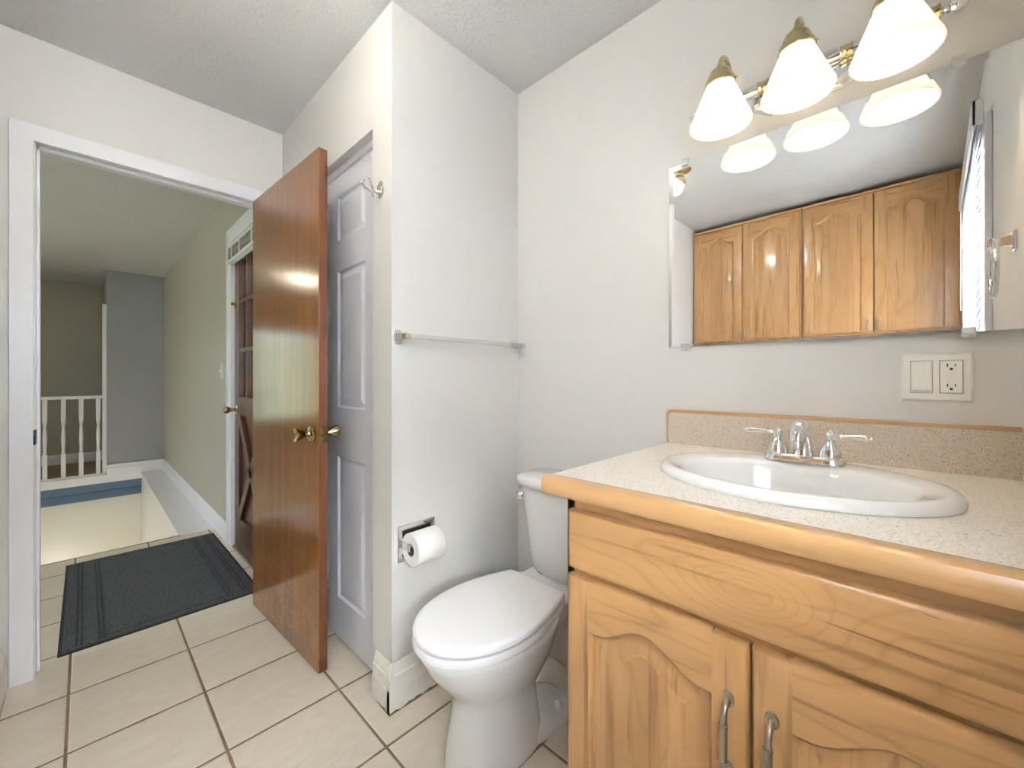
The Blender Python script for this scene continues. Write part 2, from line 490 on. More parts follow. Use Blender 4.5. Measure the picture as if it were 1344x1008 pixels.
# ------------------------------------------------------------------ mesh builder
class MB:
    def __init__(self):
        self.bm = bmesh.new(); self.bev = False

    def merge(self, other, mat=None):
        me = bpy.data.meshes.new('tmp'); other.to_mesh(me); other.free()
        if mat is not None: me.transform(mat)
        self.bm.from_mesh(me); bpy.data.meshes.remove(me)
        return self

    def box(self, x0, x1, y0, y1, z0, z1, bevel=0.0, seg=2, mat=None):
        b = bmesh.new()
        bmesh.ops.create_cube(b, size=1)
        for v in b.verts:
            v.co = Vector((x0 + (v.co.x + .5) * (x1 - x0), y0 + (v.co.y + .5) * (y1 - y0), z0 + (v.co.z + .5) * (z1 - z0)))
        if bevel:
            self.bev = True
            bmesh.ops.bevel(b, geom=list(b.edges), offset=bevel, segments=seg, profile=0.5, affect='EDGES', clamp_overlap=True)
        return self.merge(b, mat)

    def lathe(self, prof, seg=32, mat=None, flute=0, famp=0.0, close=False):
        """prof: (r, z) pairs round local z"""
        b = bmesh.new(); rings = []
        for r, z in prof:
            if r < 1e-6:
                rings.append([b.verts.new((0, 0, z))]); continue
            ring = []
            for i in range(seg):
                a = 2 * pi * i / seg
                rr = r * (1 + (famp * cos(flute * a) if flute else 0))
                ring.append(b.verts.new((rr * cos(a), rr * sin(a), z)))
            rings.append(ring)
        for A, B in zip(rings, rings[1:]):
            if len(A) == 1 and len(B) == 1: continue
            for i in range(seg):
                j = (i + 1) % seg
                if len(A) == 1: b.faces.new((A[0], B[j], B[i]))
                elif len(B) == 1: b.faces.new((A[i], A[j], B[0]))
                else: b.faces.new((A[i], A[j], B[j], B[i]))
        if close:
            for i in range(seg):
                j = (i + 1) % seg
                b.faces.new((rings[-1][i], rings[-1][j], rings[0][j], rings[0][i]))
        bmesh.ops.recalc_face_normals(b, faces=b.faces)
        return self.merge(b, mat)

    def loft(self, sections, cap=True, mat=None, closed=False):
        b = bmesh.new(); rings = [[b.verts.new(p) for p in s] for s in sections]
        n = len(rings[0])
        for A, B in zip(rings, rings[1:] + ([rings[0]] if closed else [])):
            for i in range(n):
                j = (i + 1) % n
                b.faces.new((A[i], A[j], B[j], B[i]))
        if cap and not closed:
            b.faces.new(rings[0][::-1]); b.faces.new(rings[-1])
        bmesh.ops.recalc_face_normals(b, faces=b.faces)
        return self.merge(b, mat)

    def prism(self, pts, axis, a0, a1, bevel=0.0, mat=None):
        """polygon pts in the plane of the two other axes, extruded along axis"""
        def P(p, a):
            q = list(p); q.insert(axis, a); return q
        b = bmesh.new()
        A = [b.verts.new(P(p, a0)) for p in pts]; B = [b.verts.new(P(p, a1)) for p in pts]
        n = len(pts)
        for i in range(n):
            j = (i + 1) % n
            b.faces.new((A[i], A[j], B[j], B[i]))
        b.faces.new(A[::-1]); b.faces.new(B)
        bmesh.ops.recalc_face_normals(b, faces=b.faces)
        if bevel:
            self.bev = True
            bmesh.ops.bevel(b, geom=list(b.edges), offset=bevel, segments=2, profile=0.5, affect='EDGES', clamp_overlap=True)
        return self.merge(b, mat)

    def tube(self, path, radii, seg=12, cap=True, flat=1.0, mat=None):
        path = [Vector(p) for p in path]
        if isinstance(radii, (int, float)): radii = [radii] * len(path)
        secs = []; up = None
        for i, p in enumerate(path):
            t = (path[min(i + 1, len(path) - 1)] - path[max(i - 1, 0)]).normalized()
            if up is None:
                up = Vector((0, 0, 1)) if abs(t.z) < 0.9 else Vector((1, 0, 0))
            s = t.cross(up).normalized(); up = s.cross(t).normalized()
            secs.append([p + (s * cos(2 * pi * k / seg) + up * flat * sin(2 * pi * k / seg)) * radii[i] for k in range(seg)])
        return self.loft(secs, cap, mat)

    def sphere(self, c, r, seg=20, rz=None):
        rz = rz or r
        prof = [(r * sin(pi * i / 12), -rz * cos(pi * i / 12)) for i in range(13)]
        prof[0] = (0, -rz); prof[-1] = (0, rz)
        return self.lathe(prof, seg, Matrix.Translation(c))


def T(x, y, z): return Matrix.Translation((x, y, z))
def RX(a): return Matrix.Rotation(a, 4, 'X')
def RY(a): return Matrix.Rotation(a, 4, 'Y')
def RZ(a): return Matrix.Rotation(a, 4, 'Z')


def set_props(o, label=None, cat=None, group=None, kind=None):
    if label: o['label'] = label
    if cat: o['category'] = cat
    if group: o['group'] = group
    if kind: o['kind'] = kind


def obj(name, mb, mat, parent=None, label=None, cat=None, group=None, kind=None, origin=None, smooth=True, angle=38):
    """links mb as ONE mesh object. Coordinates are world ones for unrotated parents (flag 'w'), else the parent's own."""
    me = bpy.data.meshes.new(name)
    bm = mb.bm
    if parent is not None:
        off = WORLD.get(parent.name, Vector((0, 0, 0)))
        loc = Vector((0, 0, 0))
        bmesh.ops.translate(bm, vec=-off, verts=bm.verts)
    else:
        if origin is None:
            xs = [v.co.x for v in bm.verts]; ys = [v.co.y for v in bm.verts]; zs = [v.co.z for v in bm.verts]
            origin = ((min(xs) + max(xs)) / 2, (min(ys) + max(ys)) / 2, min(zs))
        loc = Vector(origin)
        bmesh.ops.translate(bm, vec=-loc, verts=bm.verts)
    bm.to_mesh(me); bm.free()
    me.materials.append(M[mat] if isinstance(mat, str) else mat)
    if smooth:
        me.shade_smooth()
        me.set_sharp_from_angle(angle=radians(angle))
    o = bpy.data.objects.new(name, me)
    o.location = loc
    COL.objects.link(o)
    if smooth and mb.bev:
        w = o.modifiers.new('flat faces stay flat', 'WEIGHTED_NORMAL'); w.keep_sharp = True; w.weight = 100
    if parent is not None:
        o.parent = parent
        WORLD[o.name] = WORLD.get(parent.name, Vector((0, 0, 0)))
    else:
        WORLD[o.name] = loc.copy()
    set_props(o, label, cat, group, kind)
    return o


WORLD = {}     # world offset of things built in world coordinates


def thing(name, label, cat, loc, group=None, kind=None, rotz=None):
    o = bpy.data.objects.new(name, None)
    o.empty_display_size = 0.05
    o.location = loc
    COL.objects.link(o)
    set_props(o, label, cat, group, kind)
    if rotz is None: WORLD[o.name] = Vector(loc)
    else:
        o.rotation_euler = (0, 0, rotz); WORLD[o.name] = Vector((0, 0, 0))
    return o


def B(*a, **k): return MB().box(*a, **k)


def dup(root, loc, label=None):
    r = root.copy(); COL.objects.link(r); r.location = loc
    if label: r['label'] = label
    for ch in list(root.children):
        c = ch.copy(); COL.objects.link(c); c.parent = r
        for q in ch.children:
            d = q.copy(); COL.objects.link(d); d.parent = c
    return r


# ================================================================== STRUCTURE
def structure(name, mb, mat, label, cat, **k):
    return obj(name, mb, mat, None, label, cat, kind='structure', origin=(0, 0, 0), **k)


fl = MB()
fl.box(-1.37, 1.47, -0.32, 2.39, -0.12, 0.0)
fl.box(-3.5, 0.82, 2.39, 3.79, -0.12, 0.0)
structure('floor', fl, 'tile', 'cream ceramic tile floor with brown grout through bathroom and hall', 'floor')
structure('floor_landing', B(-3.5, XH + 0.1, YF + 0.02, 8.3, -0.12, -0.005).box(-3.5, -1.3, 3.79, YF + 0.02, -0.12, -0.005), 'landing', 'tan landing floor seen past the white balusters', 'floor')
structure('ceiling', B(-1.37, 1.47, -0.32, 2.48, ZC, ZC + 0.1), 'ceiling', 'stippled white bathroom ceiling', 'ceiling')
structure('ceiling_hall', B(-3.6, 0.9, 2.48, 8.3, ZC, ZC + 0.1), 'ceiling', 'stippled grey-white hall ceiling beyond the doorway', 'ceiling')

structure('wall_right', B(XM, 1.49, -0.32, 2.48, 0, ZC), 'wall', 'off-white wall carrying the mirror and vanity light', 'wall')
structure('wall_towel', B(XC, XM, YT, 1.403, 0, ZC), 'wall', 'white wall behind the toilet with towel bar and paper holder', 'wall')
structure('wall_closet', B(XC, XC + .075, 1.403, YD, 2.056, ZC).box(XC, XC + .075, 2.24, YD, 0, 2.056), 'wall', 'narrow off-white wall above and around the closet door', 'wall')
structure('wall_back', B(-0.335, -0.138, YD, 2.48, 0, ZC).box(0.64, XM, YD, 2.48, 0, ZC).box(-0.138, 0.64, YD, 2.48, 2.06, ZC), 'wall', 'off-white wall around the open bathroom doorway', 'wall')
structure('wall_left', B(-0.335, XL, YN, YD, 0, ZC).box(XA - .1, -0.335, YN, YN + .12, 0, ZC), 'wall', 'off-white wall left of the doorway casing', 'wall')
structure('wall_alcove', B(XA - .1, XA, -0.32, YN, 0, ZC), 'wall', 'wall behind the maple wall cabinets', 'wall')
WX0, WX1, WZ0, WZ1 = -0.52, 0.40, 0.95, 2.02
ww = MB()
ww.box(XA - .1, WX0, -0.32, YW, 0, ZC); ww.box(WX1, 1.49, -0.32, YW, 0, ZC)
ww.box(WX0, WX1, -0.32, YW, 0, WZ0); ww.box(WX0, WX1, -0.32, YW, WZ1, ZC)
structure('wall_window', ww, 'wall', 'beige wall with the blind and towel ring, seen in the mirror', 'wall')

# hall shell
hr = MB()
EY0, EY1, EZ = 2.50, 3.29, 2.05
hr.box(XH, 0.82, 2.48, EY0, 0, ZC); hr.box(XH, 0.82, EY1, 8.3, -2.8, ZC); hr.box(XH, 0.82, EY0, EY1, EZ, ZC)
structure('wall_hall_right', hr, 'hallwall', 'sage green hall wall beside the entry door', 'wall')
structure('wall_hall_end', B(0.18, XH, YF, 8.1, -0.005, ZC), 'greywall', 'grey wall at the far end of the hall above the ledge', 'wall')
hf = MB()
FX0, FX1, FZ0, FZ1 = -2.75, -1.45, 0.35, 2.05
hf.box(-3.6, FX0, 8.1, 8.3, 0, ZC); hf.box(FX1, 0.18, 8.1, 8.3, 0, ZC); hf.box(FX0, FX1, 8.1, 8.3, 0, FZ0); hf.box(FX0, FX1, 8.1, 8.3, FZ1, ZC)
structure('wall_hall_far', hf, 'hallwall', 'dim olive-grey wall behind the white stair railing', 'wall')
hl = MB()
hl.box(-3.6, -3.5, 2.48, 2.8, 0, ZC); hl.box(-3.6, -3.5, 4.6, 8.1, 0, ZC); hl.box(-3.6, -3.5, 2.8, 4.6, 0, 0.6); hl.box(-3.6, -3.5, 2.8, 4.6, 2.1, ZC)
structure('wall_hall_left', hl, 'hallwall', 'hall wall with an added window, out of sight to the left', 'wall')
structure('wall_hall_near', B(-3.5, -0.335, 2.39, 2.48, 0, ZC), 'hallwall', 'hall side wall left of the bathroom', 'wall')

# stairwell below the hall floor
sw = MB()
sw.box(-1.4, 0.62, 6.95, 7.05, -2.8, -0.12)
structure('wall_stairwell', sw, 'cream', 'smooth cream wall down inside the open stairwell', 'wall')
structure('wall_stairwell_side', B(0.49, 0.60, 3.79, 6.95, -2.8, -0.035).box(-1.4, -1.3, 3.79, 6.95, -2.8, -0.12).box(-1.4, 0.6, 3.69, 3.79, -2.8, -0.12), 'cream', 'cream side wall of the stairwell under the white ledge', 'wall')
structure('floor_lower', B(-1.4, 0.6, 3.69, 7.05, -2.9, -2.8), 'landing', 'lower level floor at the foot of the stairwell', 'floor')
structure('trim_ledge', B(0.478, XH, 3.80, YF, -0.04, -0.012, 0.004), 'trim', 'white painted ledge board running along the hall wall beside the stairwell', 'ledge')
structure('trim_fascia', B(-1.3, 0.50, 6.835, 6.87, -0.095, 0.0, 0.003).box(0.18, XH, 6.83, 6.85, -0.04, 0.115, 0.004).box(0.18, XH, 6.823, 6.85, -0.04, 0.075, 0.004), 'trim', 'white fascia board under the stair railing and baseboard of the grey wall', 'trim')
structure('trim_blue_step', B(-1.3, 0.495, 6.842, 6.95, -0.185, -0.096, 0.003).box(-1.3, 0.492, 6.885, 6.95, -0.29, -0.193, 0.003), 'blue', 'blue painted stair edge boards under the white fascia', 'stair edge')
structure('trim_shadow_line', B(-1.3, 0.494, 6.862, 6.90, -0.1925, -0.1845), 'black', 'dark strip painted in as shadow between the two blue stair edge boards', 'stair edge')  # black strip stands in for the shadow line between the blue boards
structure('trim_tile_edge', B(-1.3, 0.478, 3.786, 3.796, -0.03, 0.003), 'oldbrass', 'thin metal strip along the tile edge at the stairwell', 'trim')


# baseboards with a stepped profile
def base_prof(h):   # (outward, z)
    return [(0, 0), (0.019, 0), (0.019, h * .50), (0.0165, h * .51), (0.0165, h * .76), (0.012, h * .79), (0.011, h * .87), (0.007, h * .91), (0.007, h * .96), (0.003, h), (0, h)]


def base_x(mb, xw, sgn, y0, y1, h, z=0.0):     # runs along y on wall x = xw, standing out towards sgn
    mb.prism([(xw + sgn * a, z + b) for a, b in base_prof(h)], 1, y0, y1)


def base_y(mb, yw, sgn, x0, x1, h, z=0.0):
    mb.prism([(yw + sgn * a, z + b) for a, b in base_prof(h)], 0, x0, x1)


b1 = MB(); base_y(b1, YT, -1, XC - .019, XM, 0.16)
structure('baseboard_towel', b1, 'worn', 'chipped white baseboard on the towel wall beside the toilet', 'baseboard')
b2 = MB(); base_x(b2, XC, -1, YT - .0185, 1.372, 0.16)
structure('baseboard_closet', b2, 'worn', 'short white baseboard on the corner by the closet', 'baseboard')
b3 = MB(); base_x(b3, XL, 1, YN, YD - .016, 0.16)
structure('baseboard_left', b3, 'worn', 'white baseboard at the left edge of the bathroom', 'baseboard')
b4 = MB(); base_x(b4, XH, -1, 3.38, YF, 0.125, -0.012)
structure('baseboard_hall', b4, 'trim', 'white baseboard along the sage hall wall above the ledge', 'baseboard')
b5 = MB(); base_y(b5, 8.1, -1, -3.5, 0.18, 0.13)
structure('baseboard_landing', b5, 'trim', 'white baseboard on the far wall behind the railing', 'baseboard')
b6 = MB(); base_x(b6, XM, -1, 0.53, YT, 0.16)
structure('baseboard_right', b6, 'worn', 'white baseboard behind the toilet on the mirror wall', 'baseboard')

# bathroom doorway casing and jamb
cs = MB()
yc = YD


def casing_side(mb, x0, x1, z1, y, s=-1):
    mb.box(x0, x1, min(y, y + s * .014), max(y, y + s * .014), 0, z1, 0.002)


def flat_casing(y0, y1):
    m = MB()
    m.box(-0.193, -0.133, y0, y1, 0.0, 2.104, 0.002); m.box(0.635, 0.695, y0, y1, 0.0, 2.104, 0.002)
    m.box(-0.190, 0.692, y0 + .0002, y1 - .0002, 2.041, 2.1038, 0.002)
    return m


cs = flat_casing(YD - .015, YD)
structure('trim_1', cs, 'trim', 'white flat casing around the open bathroom doorway', 'door casing')
jm = MB()
jm.box(-0.140, -0.130, YD, 2.48, 0, 2.06); jm.box(0.632, 0.642, YD, 2.48, 0, 2.06); jm.box(-0.130, 0.632, YD, 2.48, 2.048, 2.06)
jm.box(-0.130, -0.1205, YD + .040, 2.472, 0, 2.05, 0.0015); jm.box(0.6225, 0.632, YD + .040, 2.472, 0, 2.05, 0.0015); jm.box(-0.130, 0.632, YD + .040, 2.472, 2.032, 2.048, 0.0015)
jmo = structure('trim_2', jm, 'trim', 'white door jamb with stop inside the bathroom doorway', 'door jamb')
obj('strike_plate', B(-0.1345, -0.1285, YD - .0165, YD + .030, 0.89, 0.945, 0.0006), 'black', jmo, 'dark strike plate on the jamb')
csh = flat_casing(2.48, 2.495)
structure('trim_3', csh, 'trim', 'white flat casing on the hall side of the bathroom doorway', 'door casing')

# stub wall end door casing (far hall)
structure('trim_4', B(0.145, 0.181, 6.87, 6.94, -0.004, 2.03, 0.003), 'trim', 'tall narrow white casing at the edge of the grey wall behind the railing', 'door casing')

# entry door casing in hall
ec = MB()
ec.box(XH - .018, XH, 3.285, 3.380, 0.0, 2.155, 0.004); ec.box(XH - .024, XH, 3.355, 3.380, 0.0, 2.155, 0.003)
ec.box(XH - .018, XH, 2.485, 3.285, 2.06, 2.155, 0.004); ec.box(XH - .024, XH, 2.485, 3.38, 2.130, 2.155, 0.003)
ec.box(XH - .001, 0.82, 3.272, 3.29, 0, EZ); ec.box(XH - .001, 0.82, EY0, 3.29, EZ - .018, EZ)
structure('trim_5', ec, 'trim', 'white casing around the dark wooden entry door', 'door casing')
structure('trim_6', B(XH - .012, 0.82, EY0, 3.272, 0.0, 0.018, 0.004), 'nickel', 'metal threshold under the entry door beside the mat', 'threshold')

# ================================================================== CLOSET DOOR (six panel, white)
def panel_door(th_name, label, face_x, y0, y1, z0, z1, thick, cols, rows, mat, inset=0.008):
    """moulded door facing -x; cols/rows list of (a, b) panel extents"""
    mb = MB()
    ys = sorted({y0, y1, *[v for c in cols for v in c]})
    zs = sorted({z0, z1, *[v for r in rows for v in r]})
    for i in range(len(ys) - 1):
        for j in range(len(zs) - 1):
            cell = (ys[i], ys[i + 1]); rc = (zs[j], zs[j + 1])
            if cell in cols and rc in rows: continue
            b = bmesh.new()
            vs = [b.verts.new((face_x, y, z)) for y, z in ((cell[0], rc[0]), (cell[1], rc[0]), (cell[1], rc[1]), (cell[0], rc[1]))]
            b.faces.new(vs[::-1]); mb.merge(b)
    for c in cols:
        for r in rows:
            def ring(d, x):
                return [(x, c[0] + d, r[0] + d), (x, c[1] - d, r[0] + d), (x, c[1] - d, r[1] - d), (x, c[0] + d, r[1] - d)]
            secs = [ring(0, face_x), ring(0.008, face_x + inset), ring(0.016, face_x + inset), ring(0.038, face_x + 0.002)]
            b = bmesh.new(); rr = [[b.verts.new(p) for p in s] for s in secs]
            for A_, B_ in zip(rr, rr[1:]):
                for k in range(4):
                    b.faces.new((A_[k], B_[k], B_[(k + 1) % 4], A_[(k + 1) % 4]))
            b.faces.new(rr[-1][::-1]); mb.merge(b)
    mb.box(face_x + 0.012, face_x + thick, y0, y1, z0, z1)
    # rim closing front and core
    mb.box(face_x + .0003, face_x + .013, y0, y0 + .004, z0, z1); mb.box(face_x + .0003, face_x + .013, y1 - .004, y1, z0, z1)
    mb.box(face_x + .0003, face_x + .013, y0, y1, z0, z0 + .004); mb.box(face_x + .0003, face_x + .013, y0, y1, z1 - .004, z1)
    return mb


CY0, CY1 = 1.408, 2.235
cd = panel_door('', '', 0.768, CY0, CY1, 0.012, 2.022, 0.036, [(1.538, 1.792), (1.872, 2.110)], [(0.185, 0.80), (1.015, 1.61), (1.745, 1.935)], 'closet')
cdo = obj('door_2', cd, 'closet', None, 'white six-panel closet door behind the open brown door', 'door', kind='structure', smooth=False)
structure('trim_7', B(0.762, XC + .075, 1.403, 2.24, 2.030, 2.056).box(0.775, 0.80, 1.403, 2.24, 2.024, 2.031), 'trim', 'grey-white header track above the closet door', 'trim')

# ================================================================== BATHROOM DOOR (open, brown slab)
dr = thing('door_1', 'open varnished brown slab door with scuffed lower half', 'door', (0.582, 2.353, 0.0), kind='structure', rotz=math.atan2(-.9988, .0485))
DL = 0.742
obj('door_slab', B(0, DL, 0, 0.034, 0.010, 2.028, 0.0025), 'door', dr)


obj('edge_strip', B(DL - .0005, DL + .0008, 0.0022, 0.0318, 0.0125, 2.0255), 'door_rim', dr, 'darker reddish door edge')


def knob(parent, x, z, s, t):
    """tulip knob on the door face, s=-1 front (local y<0) / +1 back"""
    m = T(x, 0.0 if s < 0 else 0.034, z) @ RX(pi / 2 if s < 0 else -pi / 2)
    mb = MB()
    mb.lathe([(0.0, 0), (0.031, 0.0), (0.032, 0.004), (0.028, 0.009), (0.014, 0.012), (0.011, 0.016), (0.011, 0.028), (0.014, 0.032), (0.019, 0.044), (0.0255, 0.060), (0.0262, 0.064), (0.024, 0.067), (0.018, 0.064), (0.006, 0.060), (0.0, 0.061)], 32, m)
    return obj('door_knob', mb, 'oldbrass', parent, 'aged brass tulip knob')


kx = DL - 0.058
k1 = knob(dr, kx, 0.925, -1, 0)
k2 = knob(dr, kx, 0.925, 1, 0)
obj('latch_plate', B(DL - .0015, DL + .0012, 0.006, 0.028, 0.895, 0.955, 0.0008).lathe([(0, 0), (.008, 0), (.007, .009), (0, .010)], 16, T(DL, .017, .925) @ RY(pi / 2)), 'oldbrass', dr)
for hz in (0.25, 1.05, 1.82):
    obj('hinge', MB().lathe([(0, 0), (.006, 0), (.006, .09), (0, .09)], 14, T(-0.004, 0.039, hz - .045)).box(-.002, .03, .0335, .0352, hz - .045, hz + .045), 'oldbrass', dr)

# ================================================================== ENTRY DOOR
ED = thing('door_3', 'dark wooden entry door with small panes and cross-braced lower half', 'door', (0.75, 2.9, 0.02), kind='structure')
ey0, ey1, ex0, ex1 = 2.515, 3.270, 0.704, 0.746
fr = MB()
gz = [(1.02, 1.315), (1.34, 1.635), (1.66, 1.93)]
gy = [(ey0 + .10, ey0 + .275), (ey0 + .295, ey0 + .465), (ey0 + .485, ey1 - .10)]
fr.box(ex0, ex1, ey0, ey0 + .10, 0.02, 2.03, 0.002); fr.box(ex0, ex1, ey1 - .10, ey1, 0.02, 2.03, 0.002)
fr.box(ex0, ex1, ey0 + .10, ey1 - .10, 1.93, 2.03, 0.002); fr.box(ex0, ex1, ey0 + .10, ey1 - .10, 0.90, 1.02, 0.002)
fr.box(ex0, ex1, ey0 + .10, ey1 - .10, 0.02, 0.22, 0.002)
fr.box(ex0 + .02, ex1 - .01, ey0 + .10, ey1 - .10, 0.22, 0.90)
obj('door_frame', fr, 'entry', ED)
mu = MB()
for z in (1.3275, 1.6475): mu.box(ex0 + .002, ex1 - .002, ey0 + .10, ey1 - .10, z - .0125, z + .0125, 0.003)
for y in (ey0 + .285, ey0 + .475): mu.box(ex0 + .002, ex1 - .002, y - .010, y + .010, 1.02, 1.93, 0.003)
obj('muntin', mu, 'entry', ED)
for zz in gz:
    for yy in gy:
        obj('pane', B(ex0 + .018, ex0 + .022, yy[0] - .002, yy[1] + .002, zz[0] - .002, zz[1] + .002), 'pane', ED)
cb = MB()
yA, yB, zA, zB = ey0 + .10, ey1 - .10, 0.22, 0.90
import itertools
for (p, q) in (((yA, zA), (yB, zB)), ((yA, zB), (yB, zA))):
    v = Vector((q[0] - p[0], q[1] - p[1])); nn = Vector((-v.y, v.x)).normalized() * .032
    cb.prism([(p[0] + nn.x, p[1] + nn.y), (q[0] + nn.x, q[1] + nn.y), (q[0] - nn.x, q[1] - nn.y), (p[0] - nn.x, p[1] - nn.y)], 0, ex0 - .004, ex0 + .022, 0.004)
obj('cross_brace', cb, 'entry', ED)
ekn = MB()
ekn.lathe([(0, 0), (.03, 0), (.03, .006), (.012, .01), (.010, .035), (.018, .045), (.026, .062), (.022, .075), (0, .078)], 24, T(ex0, 3.205, 0.935) @ RY(-pi / 2))
obj('door_knob', ekn, 'brass', ED, 'bright brass knob')
obj('deadbolt', MB().lathe([(0, 0), (.022, 0), (.022, .012), (.010, .016), (.010, .030), (0, .032)], 20, T(ex0, 3.235, 1.64) @ RY(-pi / 2)), 'brass', ED, 'small brass deadbolt')

# woven shade rolled up at head of the entry door
RS = thing('woven_shade', 'raised woven reed shade bunched at the top of the entry door', 'window shade', (0.70, 2.9, 1.9))
obj('head_rail', B(0.668, 0.694, 2.53, 3.262, 2.005, 2.035, 0.003), 'trim', RS, 'white head rail')
rb = MB()
for i in range(4):
    rb.box(0.662 - .004 * (i % 2), 0.692, 2.53, 3.262, 1.923 + i * .020, 1.945 + i * .020, 0.006)
obj('reed_fold', rb, 'reed', RS)
obj('bottom_rail', B(0.656, 0.694, 2.53, 3.262, 1.908, 1.924, 0.004), 'trim', RS, 'white bottom rail')
for y in (2.68, 2.95, 3.14, 3.235):
    obj('lift_tape', B(0.654, 0.660, y - .008, y + .008, 1.925, 2.005), 'trim', RS)

# hall light switch
HS = thing('light_switch', 'small white light switch on the sage hall wall by the entry door', 'light switch', (XH, 3.62, 1.14))
obj('cover_plate', B(XH - .006, XH, 3.585, 3.655, 1.14, 1.255, 0.002), 'plastic', HS)
obj('toggle', B(XH - .016, XH - .005, 3.614, 3.626, 1.186, 1.209, 0.002), 'plastic', HS)

# ================================================================== STAIR RAILING
RL = thing('stair_railing', 'white wooden railing with turned balusters across the far end of the stairwell', 'railing', (-0.6, 6.88, 0.0))
obj('top_rail', B(-1.3, 0.178, 6.855, 6.905, 0.905, 0.940, 0.006), 'trim', RL)
obj('bottom_rail', B(-1.3, 0.178, 6.858, 6.902, 0.0, 0.022, 0.003), 'trim', RL)
by = 6.88
for i in range(10):
    x = 0.111 - i * 0.139
    mb = MB()
    mb.box(x - .019, x + .019, by - .019, by + .019, 0.022, 0.29, 0.002)
    mb.box(x - .019, x + .019, by - .019, by + .019, 0.66, 0.905, 0.002)
    mb.lathe([(.016, .285), (.018, .295), (.012, .302), (.018, .312), (.013, .322), (.0135, .36), (.018, .42), (.019, .46), (.016, .52), (.012, .585), (.0115, .61), (.018, .618), (.012, .628), (.018, .64), (.015, .665)], 16, T(x, by, 0))
    obj('baluster', mb, 'trim', RL)

# ================================================================== DOOR MAT
MT = thing('door_mat', 'charcoal ribbed door mat lying on the hall tiles in the doorway', 'door mat', (0.295, 3.08, 0.0))
mx0, mx1, my0, my1 = -0.078, 0.655, 2.489, 3.670
obj('rubber_base', B(mx0, mx1, my0, my1, 0.0005, 0.005, 0.001), 'rubber', MT)
mm = MB()
mm.box(mx0 + .012, mx1 - .012, my0 + .012, my1 - .012, 0.004, 0.009, 0.001)
rib = MB()
for off in (0.052, 0.068, 0.122, 0.138):
    for s in (0, 1):
        x = mx0 + off if s == 0 else mx1 - off
        rib.box(x - .003, x + .003, my0 + .03, my1 - .03, 0.0085, 0.0115, 0.001)
for y in (my0 + .055, my1 - .055):
    rib.box(mx0 + .14, mx1 - .14, y - .003, y + .003, 0.0085, 0.0100, 0.001)
obj('pile', mm, 'mat', MT)
obj('ridge', rib, 'ridge', MT)

# ================================================================== BATHROOM WINDOW (behind the camera, seen in the mirror)
wd = MB()
wd.box(WX1, WX1 + .075, YW, YW + .020, WZ0 - .02, WZ1 + .07, 0.004); wd.box(WX0 - .07, WX0, YW, YW + .020, WZ0 - .02, WZ1 + .07, 0.004)
wd.box(WX0, WX1, YW, YW + .020, WZ1, WZ1 + .07, 0.004); wd.box(WX0 - .09, WX1 + .09, YW, YW + .05, WZ0 - .03, WZ0, 0.004)
wd.box(WX0, WX1, YW, YW + .016, WZ0 - .10, WZ0 - .03, 0.003)
wo_ = obj('window_1', wd, 'trim', None, 'white-cased bathroom window with closed blind, reflected at the mirror right end', 'window', kind='structure', origin=(0, YW, WZ0), smooth=False)
wf = MB()
for a, b_ in ((WX0, WX0 + .04), (WX1 - .04, WX1), (-.08, -.04)): wf.box(a, b_, -.30, -.25, WZ0, WZ1)
wf.box(WX0, WX1, -.30, -.25, WZ0, WZ0 + .04); wf.box(WX0, WX1, -.30, -.25, WZ1 - .04, WZ1)
obj('window_frame', wf, 'trim', wo_)
obj('window_pane', B(WX0 + .03, WX1 - .03, -.278, -.272, WZ0 + .03, WZ1 - .03), 'pane', wo_)

BL = thing('window_blind', 'white slatted blind with valance covering the window, seen in the mirror', 'window blind', (-0.05, -0.18, 1.0))
bx0, bx1 = -0.55, 0.445
obj('valance', B(bx0 - .06, bx1 + .03, -.160, -.150, 2.055, 2.145, 0.002).box(bx1 + .02, bx1 + .03, -.178, -.150, 2.055, 2.145, 0.002), 'trim', BL)
obj('head_rail', B(bx0, bx1, -.178, -.162, 2.085, 2.125, 0.002), 'plastic', BL)
for i in range(27):
    z = 2.06 - i * 0.040
    s = MB().box(bx0, bx1, -.0018, .0018, -.023, .023, 0.0008, mat=T(0, -.1685, z) @ RX(radians(12)))
    obj('slat', s, 'blind', BL)
for x in (bx0 + .12, bx1 - .12, -.05):
    obj('ladder_cord', MB().tube([(x, -.1605, 2.09), (x, -.1605, .99)], .0012, 6), 'plastic', BL)
obj('bottom_rail', B(bx0, bx1, -.178, -.160, 0.985, 1.003, 0.003), 'plastic', BL)
obj('tilt_wand', MB().tube([(bx0 + .05, -.155, 2.05), (bx0 + .05, -.154, 1.5)], .003, 8), 'plastic', BL)

